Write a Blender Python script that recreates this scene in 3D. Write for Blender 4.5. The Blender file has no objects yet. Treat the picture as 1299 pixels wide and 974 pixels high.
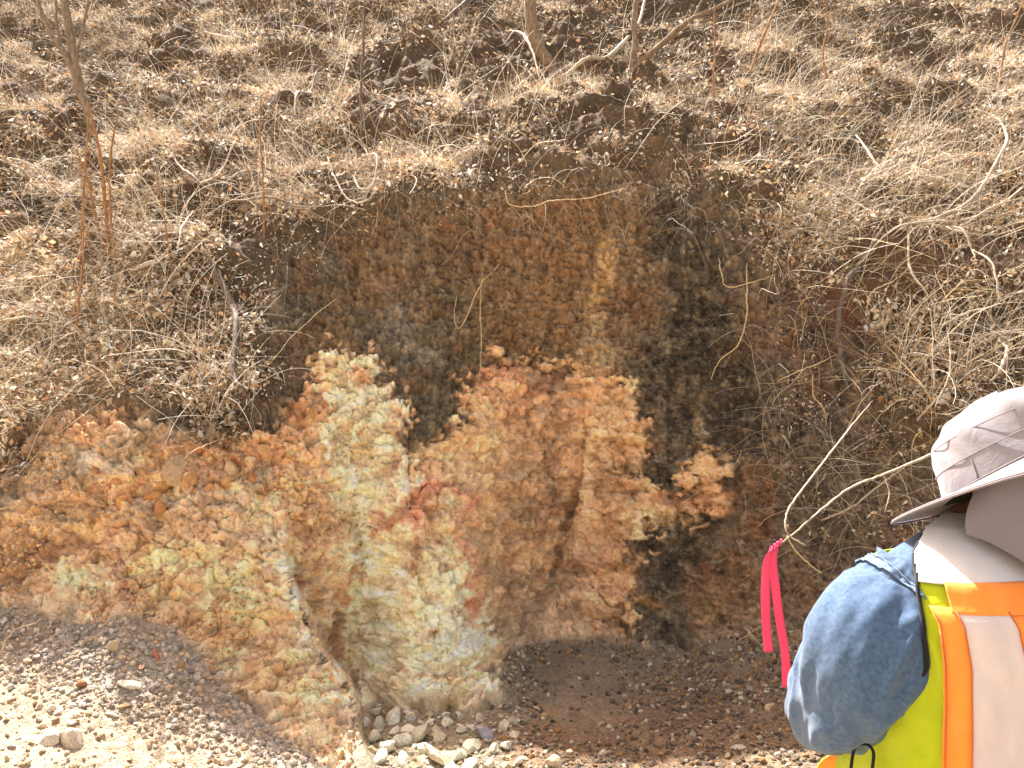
import bpy, bmesh, math, random
import numpy as np
from mathutils import Vector, Matrix
R = math.radians
rng = np.random.default_rng(7)
random.seed(7)
scene = bpy.context.scene
COL = scene.collection

# ------------------------------------------------------------------ camera, sky, sun, exposure
H = 1.6
FPX, CX, CY = 1020.0, 649.5, 487.0
cam_d = bpy.data.cameras.new("camera"); cam = bpy.data.objects.new("camera", cam_d); COL.objects.link(cam)
cam.location = (0, 0, H); cam.rotation_euler = (R(90), 0, 0)
cam_d.sensor_width = 36; cam_d.lens = 36 * FPX / 1299.0; cam_d.clip_start = 0.05; cam_d.clip_end = 500
scene.camera = cam
SUN = Vector((-0.36, 0.545, 0.87)).normalized()
w = bpy.data.worlds.new("World"); scene.world = w; w.use_nodes = True
nt = w.node_tree; bg = nt.nodes["Background"]
sky = nt.nodes.new("ShaderNodeTexSky"); sky.sky_type = 'NISHITA'; sky.sun_disc = False
sky.sun_elevation = math.asin(SUN.z); sky.sun_rotation = math.atan2(SUN.x, SUN.y)
sky.air_density = 1.0; sky.dust_density = 3.0; sky.ozone_density = 0.6
tint = nt.nodes.new('ShaderNodeVectorMath'); tint.operation = 'MULTIPLY'; tint.inputs[1].default_value = (1.19, .85, .61)     # camera white balance
nt.links.new(sky.outputs[0], tint.inputs[0]); nt.links.new(tint.outputs[0], bg.inputs[0]); bg.inputs[1].default_value = 0.13
sl = bpy.data.lights.new("sun", 'SUN'); sl.energy = 4.6; sl.angle = R(0.53); sl.color = (1.0, 0.975, 0.945)
so = bpy.data.objects.new("sun", sl); COL.objects.link(so); so.rotation_euler = SUN.to_track_quat('Z', 'Y').to_euler()
so.location = (-3, 5, 12)
vs = scene.view_settings
vs.view_transform = 'Standard'; vs.look = 'None'; vs.gamma = 1.0; vs.use_curve_mapping = False
vs.exposure = 1.95
scene.cycles.max_bounces = 6; scene.cycles.diffuse_bounces = 3; scene.cycles.transparent_max_bounces = 4

# ------------------------------------------------------------------ helpers
def lin(c):
    c = np.asarray(c, float) / 255.0
    return np.where(c <= 0.04045, c / 12.92, ((c + 0.055) / 1.055) ** 2.4)
def hsh(ix, iy, iz=0, s=0):
    h = (ix.astype(np.int64) * 374761393 + iy.astype(np.int64) * 668265263 + np.asarray(iz).astype(np.int64) * 2147483647 + s * 974634777) & 0xFFFFFFFF
    h = ((h ^ (h >> 13)) * 1274126177) & 0xFFFFFFFF
    h = ((h ^ (h >> 16)) * 2246822519) & 0xFFFFFFFF
    return ((h ^ (h >> 15)) & 0xFFFFFF) / float(0xFFFFFF)
def vnoise(x, y, s=0):
    ix = np.floor(x); iy = np.floor(y); fx = x - ix; fy = y - iy
    fx = fx * fx * fx * (fx * (fx * 6 - 15) + 10); fy = fy * fy * fy * (fy * (fy * 6 - 15) + 10)
    a = hsh(ix, iy, 0, s); b = hsh(ix + 1, iy, 0, s); c = hsh(ix, iy + 1, 0, s); d = hsh(ix + 1, iy + 1, 0, s)
    return (a + (b - a) * fx) * (1 - fy) + (c + (d - c) * fx) * fy
def fbm(x, y, s=0, o=4, g=0.5):
    t = 0; a = 1; n = 0; ca, sa = math.cos(.7), math.sin(.7)
    for i in range(o):
        t = t + a * (vnoise(x, y, s + i * 17) * 2 - 1); n += a; a *= g
        x, y = (x * ca - y * sa) * 2.03 + 11.3, (x * sa + y * ca) * 2.03 + 5.7
    return t / n
def worley(x, y, s=0):
    ix = np.floor(x); iy = np.floor(y)
    f1 = np.full(x.shape, 9.0); f2 = np.full(x.shape, 9.0); cid = np.zeros(x.shape); cx = np.zeros(x.shape); cy = np.zeros(x.shape)
    for dx in (-1, 0, 1):
        for dy in (-1, 0, 1):
            gx = ix + dx; gy = iy + dy
            px = gx + hsh(gx, gy, 1, s); py = gy + hsh(gx, gy, 2, s)
            d = np.hypot(px - x, py - y); n = d < f1
            f2 = np.where(n, f1, np.minimum(f2, d)); f1 = np.where(n, d, f1)
            cid = np.where(n, hsh(gx, gy, 3, s), cid); cx = np.where(n, px, cx); cy = np.where(n, py, cy)
    return f1, f2, cid, x - cx, y - cy
def sstep(a, b, x):
    t = np.clip((x - a) / (b - a), 0, 1); return t * t * (3 - 2 * t)

def tag(o, label=None, cat=None, group=None, kind=None):
    if label: o['label'] = label
    if cat: o['category'] = cat
    if group: o['group'] = group
    if kind: o['kind'] = kind
    return o
def link(name, me, mat, parent=None):
    o = bpy.data.objects.new(name, me); COL.objects.link(o)
    if mat and not me.materials: me.materials.append(mat)
    if parent: o.parent = parent
    return o
def empty(name, loc, label, cat, group=None):
    o = bpy.data.objects.new(name, None); COL.objects.link(o); o.location = loc; o.empty_display_size = 0.1
    return tag(o, label, cat, group)
def np_mesh(name, V, F, col=None, smooth=True):
    """V (n,3); F (m,k) faces, all of k corners (or list of such arrays)"""
    me = bpy.data.meshes.new(name)
    if not isinstance(F, (list, tuple)): F = [F]
    F = [np.asarray(f, np.int32) for f in F if len(f)]
    V = np.asarray(V, np.float32)
    nl = sum(f.size for f in F); nf = sum(len(f) for f in F)
    me.vertices.add(len(V)); me.vertices.foreach_set("co", V.ravel())
    me.loops.add(nl); me.loops.foreach_set("vertex_index", np.concatenate([f.ravel() for f in F]))
    me.polygons.add(nf)
    tot = np.concatenate([np.full(len(f), f.shape[1], np.int32) for f in F])
    st = np.concatenate([[0], np.cumsum(tot)[:-1]]).astype(np.int32)
    me.polygons.foreach_set("loop_start", st)
    try: me.polygons.foreach_set("loop_total", tot)
    except Exception: pass
    me.polygons.foreach_set("use_smooth", np.full(nf, smooth))
    if col is not None:
        a = me.attributes.new("Col", 'FLOAT_COLOR', 'POINT')
        c = np.ones((len(V), 4), np.float32); c[:, :3] = col; a.data.foreach_set("color", c.ravel())
    me.update(calc_edges=True); me.validate()
    return me
def P(px, py, Y):
    return Vector(((px - CX) / FPX * Y, Y, H - (py - CY) / FPX * Y))

# ------------------------------------------------------------------ materials
def new_mat(name):
    m = bpy.data.materials.new(name); m.use_nodes = True
    return m, m.node_tree, m.node_tree.nodes["Principled BSDF"]
def N(nt, t, **k):
    n = nt.nodes.new(t)
    for a, b in k.items():
        if a.startswith('i_'): n.inputs[a[2:].replace('_', ' ')].default_value = b
        else: setattr(n, a, b)
    return n
def earth_mat(name, grain=260, bump=0.6, var=0.5, rough=0.95, dist=0.004):
    m, t, b = new_mat(name); L = t.links.new
    tc = N(t, "ShaderNodeTexCoord"); at = N(t, "ShaderNodeAttribute", attribute_name="Col")
    n1 = N(t, "ShaderNodeTexNoise", i_Scale=grain, i_Detail=4.0, i_Roughness=0.7)
    n2 = N(t, "ShaderNodeTexNoise", i_Scale=grain * .22, i_Detail=5.0, i_Roughness=0.65)
    v = N(t, "ShaderNodeTexVoronoi", i_Scale=grain * .45)
    for n in (n1, n2, v): L(tc.outputs["Object"], n.inputs["Vector"])
    r1 = N(t, "ShaderNodeMapRange"); r1.inputs[1].default_value = .25; r1.inputs[2].default_value = .75
    r1.inputs[3].default_value = 1 - var; r1.inputs[4].default_value = 1 + var
    L(n1.outputs[0], r1.inputs[0])
    r2 = N(t, "ShaderNodeMapRange"); r2.inputs[1].default_value = .3; r2.inputs[2].default_value = .7
    r2.inputs[3].default_value = 1 - var * .5; r2.inputs[4].default_value = 1 + var * .5
    L(n2.outputs[0], r2.inputs[0])
    mm = N(t, "ShaderNodeMath", operation='MULTIPLY'); L(r1.outputs[0], mm.inputs[0]); L(r2.outputs[0], mm.inputs[1])
    mx = N(t, "ShaderNodeVectorMath", operation='SCALE'); L(at.outputs["Color"], mx.inputs[0]); L(mm.outputs[0], mx.inputs["Scale"])
    # a few pale grains
    cr = N(t, "ShaderNodeMath", operation='GREATER_THAN'); sc = N(t, "ShaderNodeSeparateColor"); L(v.outputs["Color"], sc.inputs[0])
    L(sc.outputs[0], cr.inputs[0]); cr.inputs[1].default_value = 0.93
    m2 = N(t, "ShaderNodeMix", data_type='RGBA'); m2.inputs[7].default_value = (.42, .36, .27, 1)
    m3 = N(t, "ShaderNodeMath", operation='MULTIPLY'); L(cr.outputs[0], m3.inputs[0]); m3.inputs[1].default_value = .22
    L(m3.outputs[0], m2.inputs[0]); L(mx.outputs[0], m2.inputs[6]); L(m2.outputs[2], b.inputs["Base Color"])
    b.inputs["Roughness"].default_value = rough; b.inputs["Specular IOR Level"].default_value = .15
    ad = N(t, "ShaderNodeMath", operation='MULTIPLY_ADD'); L(n2.outputs[0], ad.inputs[0]); ad.inputs[1].default_value = 2.2; L(n1.outputs[0], ad.inputs[2])
    ad2 = N(t, "ShaderNodeMath", operation='MULTIPLY_ADD'); L(v.outputs["Distance"], ad2.inputs[0]); ad2.inputs[1].default_value = -.8; L(ad.outputs[0], ad2.inputs[2])
    bp = N(t, "ShaderNodeBump", i_Strength=bump, i_Distance=dist); L(ad2.outputs[0], bp.inputs["Height"]); L(bp.outputs[0], b.inputs["Normal"])
    return m
def plant_mat(name, trans=0.2, rough=.8):
    m, t, b = new_mat(name); L = t.links.new
    at = N(t, "ShaderNodeAttribute", attribute_name="Col"); tc = N(t, "ShaderNodeTexCoord")
    n1 = N(t, "ShaderNodeTexNoise", i_Scale=70.0, i_Detail=3.0); L(tc.outputs["Object"], n1.inputs["Vector"])
    r1 = N(t, "ShaderNodeMapRange"); r1.inputs[3].default_value = .55; r1.inputs[4].default_value = 1.45; L(n1.outputs[0], r1.inputs[0])
    mx = N(t, "ShaderNodeVectorMath", operation='SCALE'); L(at.outputs["Color"], mx.inputs[0]); L(r1.outputs[0], mx.inputs["Scale"])
    L(mx.outputs[0], b.inputs["Base Color"]); b.inputs["Roughness"].default_value = rough
    b.inputs["Specular IOR Level"].default_value = .25
    if trans > 0:
        tr = N(t, "ShaderNodeBsdfTranslucent"); L(mx.outputs[0], tr.inputs[0])
        ms = N(t, "ShaderNodeMixShader"); ms.inputs[0].default_value = trans
        L(b.outputs[0], ms.inputs[1]); L(tr.outputs[0], ms.inputs[2])
        L(ms.outputs[0], t.nodes["Material Output"].inputs[0])
    return m
def bark_mat(name, c1, c2, scale=60):
    m, t, b = new_mat(name); L = t.links.new
    tc = N(t, "ShaderNodeTexCoord"); mp = N(t, "ShaderNodeMapping"); mp.inputs["Scale"].default_value = (1, 1, .3)
    L(tc.outputs["Object"], mp.inputs[0])
    n1 = N(t, "ShaderNodeTexNoise", i_Scale=float(scale), i_Detail=6.0, i_Roughness=.7); L(mp.outputs[0], n1.inputs["Vector"])
    cr = N(t, "ShaderNodeValToRGB"); cr.color_ramp.elements[0].color = (*lin(c1), 1); cr.color_ramp.elements[1].color = (*lin(c2), 1)
    cr.color_ramp.elements[0].position = .35; cr.color_ramp.elements[1].position = .65
    L(n1.outputs[0], cr.inputs[0]); L(cr.outputs[0], b.inputs["Base Color"]); b.inputs["Roughness"].default_value = .85
    bp = N(t, "ShaderNodeBump", i_Strength=.6, i_Distance=.003); L(n1.outputs[0], bp.inputs["Height"]); L(bp.outputs[0], b.inputs["Normal"])
    return m
M_hill = earth_mat("dry_soil", 200, .7, .5, dist=.006)
M_rock = earth_mat("weathered_rock", 260, .8, .36, dist=.004)
M_scree = earth_mat("loose_scree", 240, .8, .5, dist=.006)
M_stone = earth_mat("stone", 180, .6, .3, dist=.003); M_boulder = earth_mat("rough_stone", 5.0, .6, .35, dist=.002)
M_grass = plant_mat("dry_grass"); M_leaf = plant_mat("dead_leaves", .18)
M_stem = plant_mat("dry_stems", 0.0, .7)

# ------------------------------------------------------------------ terrain: one continuous sheet, the cut bank, the hill above it and the floor
ROWS = [-60, 0, 150, 240, 350, 450, 550, 650, 750, 820, 900, 974, 1150, 1300]
TAB = {
 -300: [10.8, 9.5, 6.9, 5.9, 5.0, 4.4, 3.92, 3.78, 3.62, 3.35, 3.0, 2.75, 2.25, 1.97],
 0:    [10.8, 9.5, 6.9, 5.95, 5.15, 4.55, 4.02, 3.88, 3.70, 3.44, 3.12, 2.84, 2.32, 1.99],
 150:  [10.4, 9.3, 6.8, 5.9, 5.15, 4.62, 4.15, 3.98, 3.84, 3.56, 3.27, 2.98, 2.38, 2.0],
 300:  [10.0, 8.9, 6.6, 5.75, 5.1, 4.68, 4.32, 4.14, 4.0, 3.86, 3.62, 3.25, 2.45, 2.0],
 400:  [9.8, 8.7, 6.4, 5.6, 5.1, 4.75, 4.45, 4.3, 4.28, 4.25, 4.0, 3.34, 2.45, 2.0],
 455:  [9.6, 8.55, 6.3, 5.5, 5.1, 4.72, 4.55, 4.48, 4.46, 4.42, 4.02, 3.36, 2.45, 2.0],
 520:  [9.5, 8.5, 6.2, 5.4, 5.1, 4.88, 4.55, 4.36, 4.22, 4.12, 3.95, 3.36, 2.45, 2.0],
 590:  [9.5, 8.5, 6.1, 5.3, 5.1, 4.97, 4.76, 4.5, 4.28, 4.18, 3.98, 3.36, 2.45, 2.0],
 650:  [9.5, 8.5, 6.05, 5.28, 5.1, 5.0, 4.9, 4.86, 4.78, 4.58, 3.98, 3.36, 2.45, 2.0],
 705:  [9.6, 8.6, 6.05, 5.28, 5.1, 5.02, 5.0, 4.98, 4.92, 4.66, 3.98, 3.36, 2.45, 2.0],
 780:  [9.7, 8.7, 6.05, 5.26, 5.1, 4.98, 4.88, 4.84, 4.76, 4.64, 3.98, 3.36, 2.45, 2.0],
 860:  [9.8, 8.8, 6.1, 5.26, 5.05, 4.92, 4.82, 4.75, 4.69, 4.62, 3.96, 3.35, 2.45, 2.0],
 1000: [10.0, 9.0, 6.4, 5.4, 4.98, 4.78, 4.62, 4.52, 4.42, 4.30, 3.88, 3.33, 2.45, 2.0],
 1150: [10.2, 9.1, 6.6, 5.6, 4.98, 4.66, 4.46, 4.32, 4.18, 4.05, 3.75, 3.3, 2.45, 2.0],
 1300: [10.2, 9.1, 6.6, 5.5, 4.85, 4.5, 4.3, 4.15, 4.0, 3.88, 3.65, 3.28, 2.45, 2.0],
 1600: [10.2, 9.1, 6.5, 5.4, 4.7, 4.3, 4.1, 3.95, 3.8, 3.7, 3.5, 3.2, 2.45, 2.0],
}
SPUR = {
 -300: TAB[-300], 0: TAB[0], 150: TAB[150], 300: TAB[300],
 400:  [9.8, 8.7, 6.4, 5.6, 5.1, 4.75, 4.42, 4.16, 4.02, 3.9, 3.68, 3.32, 2.45, 2.0],
 520:  [9.5, 8.5, 6.2, 5.4, 5.1, 4.88, 4.6, 4.3, 4.1, 3.95, 3.72, 3.34, 2.45, 2.0],
}
def tab_interp(tab, px, py):
    cols = sorted(tab); A = np.array([tab[c] for c in cols])
    # dense resample with smoothing, then bilinear lookup
    gx = np.arange(-300, 1601, 10.0); gy = np.arange(-60, 1301, 10.0)
    B = np.array([np.interp(gx, cols, A[:, j]) for j in range(A.shape[1])])      # rows x gx
    C = np.array([np.interp(gy, ROWS, B[:, i]) for i in range(len(gx))]).T        # gy x gx
    def blur(M, ax, r):
        k = np.hanning(2 * r + 3)[1:-1]; k /= k.sum()
        pad = [(0, 0), (0, 0)]; pad[ax] = (r, r)
        Mp = np.pad(M, pad, mode='reflect', reflect_type='odd')
        return np.apply_along_axis(lambda v: np.convolve(v, k, 'valid'), ax, Mp)
    C = blur(blur(C, 0, 3), 1, 2)
    fx = np.clip((px - gx[0]) / 10, 0, len(gx) - 1.001); fy = np.clip((py - gy[0]) / 10, 0, len(gy) - 1.001)
    i = fx.astype(int); j = fy.astype(int); u = fx - i; v = fy - j
    return (C[j, i] * (1 - u) + C[j, i + 1] * u) * (1 - v) + (C[j + 1, i] * (1 - u) + C[j + 1, i + 1] * u) * v
def base_depth(px, py):
    a = tab_interp(TAB, px, py); b = tab_interp(SPUR, px, py)
    lx = np.interp(py, [600, 640, 700, 760, 800, 860, 920, 974, 1100], [345, 352, 368, 380, 402, 440, 462, 478, 500]) + 5 * np.sin(py / 17.0)
    m = sstep(-4, 7, lx - px) * sstep(600, 700, py) * (1 - sstep(960, 1100, py))
    return a * (1 - m) + b * m
def seg_d(px, py, pts):
    """distance to polyline and parameter 0..1 along it"""
    best = np.full(px.shape, 1e9); tt = np.zeros(px.shape); L = len(pts) - 1
    for k in range(L):
        ax, ay = pts[k]; bx, by = pts[k + 1]; dx, dy = bx - ax, by - ay
        t = np.clip(((px - ax) * dx + (py - ay) * dy) / (dx * dx + dy * dy), 0, 1)
        d = np.hypot(px - ax - t * dx, py - ay - t * dy)
        n = d < best; best = np.where(n, d, best); tt = np.where(n, (k + t) / L, tt)
    return best, tt
def poly_sd(px, py, pts):
    """signed distance to polygon, positive inside"""
    d = np.full(px.shape, 1e9); ins = np.zeros(px.shape, bool); n = len(pts)
    for k in range(n):
        ax, ay = pts[k]; bx, by = pts[(k + 1) % n]; dx, dy = bx - ax, by - ay
        t = np.clip(((px - ax) * dx + (py - ay) * dy) / (dx * dx + dy * dy + 1e-9), 0, 1)
        d = np.minimum(d, np.hypot(px - ax - t * dx, py - ay - t * dy))
        if ay != by:
            c = ((ay > py) != (by > py)) & (px < (bx - ax) * (py - ay) / (by - ay) + ax); ins ^= c
    return np.where(ins, d, -d)

STEP = 1.7
def growing(start, end, step, ratio=1.25):
    out = []; x = start; s = step
    sgn = 1 if end > start else -1
    while (end - x) * sgn > 0:
        x += sgn * s; s *= ratio; out.append(x)
    return out
us = np.array(growing(-20, -300, STEP)[::-1] + list(np.arange(-20, 1320, STEP)) + growing(1320, 1600, STEP))
vs_ = np.array(growing(-8, -60, STEP)[::-1] + list(np.arange(-8, 990, STEP)) + growing(990, 1300, STEP))
us = np.clip(us, -300, 1600); vs_ = np.clip(vs_, -60, 1300)
U, V = np.meshgrid(us, vs_)
D = base_depth(U, V)
X = (U - CX) / FPX * D; Yc = D.copy(); Z = H - (V - CY) / FPX * D
# arc length down the profile, used as the second texture coordinate
T = -(Z + .75 * np.median(Yc, axis=1)[:, None]); T = T - T[np.argmin(abs(vs_ - 240))].mean()
def normals(X, Y, Z):
    Pm = np.stack([X, Y, Z], -1); du = np.gradient(Pm, axis=1); dv = np.gradient(Pm, axis=0)
    n = np.cross(dv, du); n /= np.linalg.norm(n, axis=-1, keepdims=True) + 1e-12
    s = np.sign(-n[..., 1] + 0.2 * n[..., 2]); return n * s[..., None]
NB = normals(X, Yc, Z)
XG = X; X = XG + .4 * (Yc - np.median(Yc, axis=1)[:, None]) * sstep(-8, 10, V - 300)          # texture coordinate that also runs along side faces
# irregular borders: the survey coordinates warped by noise
WX = U + 17 * fbm(U / 46, V / 46, 1, 4, .6) + 9 * fbm(U / 13, V / 13, 2, 3, .65) + 5 * fbm(U / 4, V / 4, 12, 2)
WY = V + 17 * fbm(U / 46, V / 46, 3, 4, .6) + 9 * fbm(U / 13, V / 13, 4, 3, .65) + 5 * fbm(U / 4, V / 4, 14, 2)

VEG_EDGE = [(-400, 640), (-20, 590), (60, 545), (100, 512), (170, 520), (235, 530), (285, 552), (330, 535), (352, 500), (345, 440), (330, 390), (355, 330),
            (420, 285), (500, 262), (600, 245), (700, 226), (800, 225), (880, 228), (930, 260), (970, 300), (1010, 360), (1060, 400), (1090, 470), (1120, 520),
            (1160, 560), (1220, 540), (1400, 520), (1700, 520), (1700, -200), (-400, -200)]
veg_sd = poly_sd(WX, WY, VEG_EDGE)
veg = sstep(-10, 14, veg_sd)
FLOOR = [(-400, 790), (-20, 770), (40, 772), (120, 790), (180, 780), (225, 800), (262, 850), (320, 905), (400, 960), (450, 985), (462, 905), (475, 885), (530, 898),
         (600, 900), (640, 880), (632, 845), (660, 818), (700, 810), (760, 808), (810, 822), (870, 830), (930, 800), (1000, 790), (1050, 830), (1200, 850), (1700, 850),
         (1700, 1400), (-400, 1400)]
floor_sd = poly_sd(U + 6 * fbm(U / 30, V / 30, 9, 3), V + 6 * fbm(U / 30, V / 30, 10, 3), FLOOR)
floor = sstep(-5, 5, floor_sd)
rock = np.clip(1 - veg - floor, 0, 1)
ORANGE = [(-400, 620), (0, 600), (60, 545), (100, 520), (200, 540), (282, 558), (340, 548), (395, 492), (428, 448), (455, 452), (478, 480), (524, 515), (518, 590), (535, 560),
          (590, 538), (596, 480), (640, 458), (690, 462), (740, 478), (800, 486), (812, 540), (815, 600), (850, 640), (880, 610), (898, 568), (918, 590), (915, 640), (880, 655),
          (805, 680), (798, 830), (640, 840), (630, 910), (440, 910), (470, 990), (-400, 990)]
CREAM = [(430, 452), (455, 458), (480, 495), (512, 520), (515, 600), (512, 650), (530, 690), (575, 700), (600, 750), (616, 800), (634, 850), (645, 910), (450, 910), (440, 850),
         (448, 780), (460, 720), (440, 680), (428, 640), (424, 520)]
def cellid(s, seed): return worley(X / s + .4 * fbm(X / s, T / s, seed + 5, 3), T / s + .4 * fbm(X / s, T / s, seed + 6, 3), seed)[2]
SC2 = cellid(.075, 32); SC3 = cellid(.034, 35)
orange_sd = poly_sd(WX, WY, ORANGE) + (SC2 - .5) * 24 + (SC3 - .5) * 16; cream_sd = poly_sd(WX, WY, CREAM) + (SC2 - .5) * 20 + (SC3 - .5) * 12
orange = sstep(-13, 9, orange_sd) * (1 - veg); cream = sstep(-12, 8, cream_sd)

# ---- relief
def blocky(s, seed, amp, tilt=1.0, warp=.40):
    x = X / s + warp * fbm(X / s, T / s, seed + 5, 3); y = T / s + warp * fbm(X / s, T / s, seed + 6, 3)
    f1, f2, cid, dx, dy = worley(x, y, seed)
    a = cid * 6.283; t = (np.cos(a) * dx + np.sin(a) * dy) * tilt
    return amp * ((cid - .5) * .9 + t + .6 * sstep(0, .22, f2 - f1) * jm - .3), f2 - f1
jm = .25 + .75 * sstep(-.25, .35, fbm(X * 2.4, T * 2.4, 80, 3))
big = .10 * fbm(X * 1.3, T * 1.3, 20, 3)
hb1, c1 = blocky(.17, 31, .045); hb2, c2 = blocky(.075, 32, .022); hb3, c3 = blocky(.034, 35, .012)
f_fine = fbm(X * 28, T * 28, 40, 3, .6); f_mid = fbm(X * 9, T * 9, 41, 4, .55)
flute = fbm(X * 22 + .8 * fbm(X * 3, T * 3, 43, 2), T * 3.2, 42, 4, .6)
crag = -np.abs(fbm(X * 7 + .6 * fbm(X * 4, T * 4, 140, 2), T * 7, 141, 3)) ; crag2 = -np.abs(fbm(X * 19, T * 17, 142, 3, .6)); crag3 = fbm(X * 58, T * 52, 143, 2)
knob_f1, knob_f2, kc, _, _ = worley(X / .036 + .2 * f_mid, T / .045 + .2 * f_fine, 44)
knob = np.sqrt(np.clip(1 - knob_f1 ** 2, 0, 1)) * (0.4 + kc)
plate = orange * sstep(200, 120, abs(U - 230) * 0 + np.abs(V - 590) * 1.6)           # slabby rubble band
mid_or = sstep(-20, 20, U - 590) * sstep(770, 740, U) * orange
leftspur = sstep(430, 380, U) * orange
smooth_r = sstep(560, 640, V) * (1 - cream)
d_rock = .25 * big + .028 * f_mid + .012 * f_fine + .035 * crag + .014 * crag2 + .002 * crag3 + .010 * sstep(-12, 12, orange_sd)
d_or = .9 * hb2 + .8 * hb1 * (1 - mid_or) + .9 * hb3 + mid_or * .012 * knob
d_cr = .55 * hb1 + .85 * hb2 + .8 * hb3 + .012 * fbm(X * 14, T * 7, 46, 3)
d_dk = .030 * flute - .016 * np.abs(fbm(X * 30, T * 8, 170, 4, .6)) + 1.3 * hb3 + .006 * crag3 + .012 * fbm(X * 40, T * 20, 47, 3) + .5 * hb2
d_rock = d_rock + cream * d_cr + (1 - cream) * (orange * d_or + (1 - orange) * d_dk)
ledge = T * 5.5 + 1.2 * fbm(X * 1.6, T * 1.2, 48, 3)
lf = ledge - np.floor(ledge)
d_rock = d_rock + leftspur * .03 * (lf ** 3 - .3)
clump = fbm(X * 2.6, T * 2.6, 50, 4, .6)
slump = T * 2.3 + 1.5 * fbm(X * .9, T * .9, 53, 3); slf = slump - np.floor(slump)
d_veg = .8 * big + .12 * clump + .035 * f_mid + .05 * (sstep(0, .75, slf) * sstep(1, .8, slf) - .5) * sstep(-.3, .4, fbm(X, T, 54, 3)) + .012 * f_fine
d_flr = .03 * fbm(X * 2, Yc * 2, 51, 4) + .010 * fbm(X * 15, Yc * 15, 52, 4, .6) + .5 * hb3
disp = rock * d_rock + veg * d_veg + floor * d_flr
# special features
def groove(pts, w, depth, taper=True):
    d, t = seg_d(U + 3 * fbm(U / 12, V / 12, 77, 2), V, pts)
    k = np.exp(-(d / w) ** 2) * (np.sin(np.pi * np.clip(t * .9 + .05, 0, 1)) if taper else 1)
    return depth * k
disp -= groove([(742, 545), (732, 600), (722, 650), (708, 700), (700, 742), (690, 770)], 4.5, .07)
disp -= groove([(668, 470), (672, 520), (668, 590)], 3.5, .03)
disp -= groove([(742, 480), (741, 545)], 2.5, .02)
disp -= groove([(768, 378), (790, 374), (812, 384)], 7, .05)
disp -= groove([(428, 740), (432, 790), (424, 830), (440, 860)], 7, .09)
disp -= groove([(300, 620), (250, 600), (190, 622), (120, 640), (60, 630)], 5, .035)
disp -= groove([(100, 628), (140, 640), (175, 650)], 6, .03)
disp -= groove([(505, 884), (540, 894), (590, 890)], 6, .10)
disp -= groove([(452, 760), (458, 700), (450, 660), (462, 640)], 3.5, .045)
disp -= groove([(522, 525), (518, 600), (524, 640)], 5, .05)
disp -= groove([(540, 565), (560, 552), (592, 540)], 5, .04)
disp += groove([(455, 780), (440, 740), (445, 690), (430, 650)], 5, .03)
disp += groove([(155, 700), (153, 730), (158, 752), (152, 775), (168, 798)], 6, .03)
disp -= groove([(505, 95), (490, 80), (515, 72)], 11, .14)
disp -= groove([(862, 760), (866, 800), (864, 826)], 4, .03)
disp -= groove([(940, 620), (925, 660), (930, 700)], 5, .04)
disp -= groove([(1060, 330), (1090, 330), (1150, 345), (1299, 330)], 10, .06)
edge = np.minimum(sstep(-300, -240, U), sstep(1600, 1540, U)); disp = disp * edge
stp = np.abs(np.gradient(D, axis=1) / np.gradient(us)[None, :]); disp *= (1 - .85 * sstep(.004, .014, stp)); disp *= np.clip(D / 4.5, .5, 1.3)
X2 = XG + NB[..., 0] * disp; Y2 = Yc + NB[..., 1] * disp; Z2 = Z + NB[..., 2] * disp
NN = normals(X2, Y2, Z2)

# ---- colour of the earth itself
G = 1.10
C = np.zeros(U.shape + (3,)); C[:] = lin((104, 88, 70))
BRK = np.clip(.78 + 1.1 * fbm(X * 13, T * 13, 95, 4, .7), .12, 1)
def paint(mask, rgb, k=1.0, brk=0.0):
    global C
    m = (np.clip(mask, 0, 1) * k * (1 + brk * (BRK - 1)))[..., None]; C = C * (1 - m) + lin(rgb) * m
def blob(cx, cy, rx, ry, rgb, k=1.0, ang=0, soft=.45, rough=1.0):
    c, s = math.cos(R(ang)), math.sin(R(ang)); x = U + rough * (WX - U) - cx; y = V + rough * (WY - V) - cy
    d = np.hypot((x * c + y * s) / rx, (-x * s + y * c) / ry); paint(sstep(1 + soft, 1 - soft, d), rgb, k, 1.0)
def poly(pts, rgb, k=1.0, soft=5):
    paint(sstep(-soft, soft, poly_sd(WX, WY, pts)), rgb, k)
def line(pts, wd, rgb, k=1.0):
    d, t = seg_d(WX * .6 + U * .4, WY * .6 + V * .4, pts); paint(sstep(wd * 1.9, wd * .2, d), rgb, k, 1.0)
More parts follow.
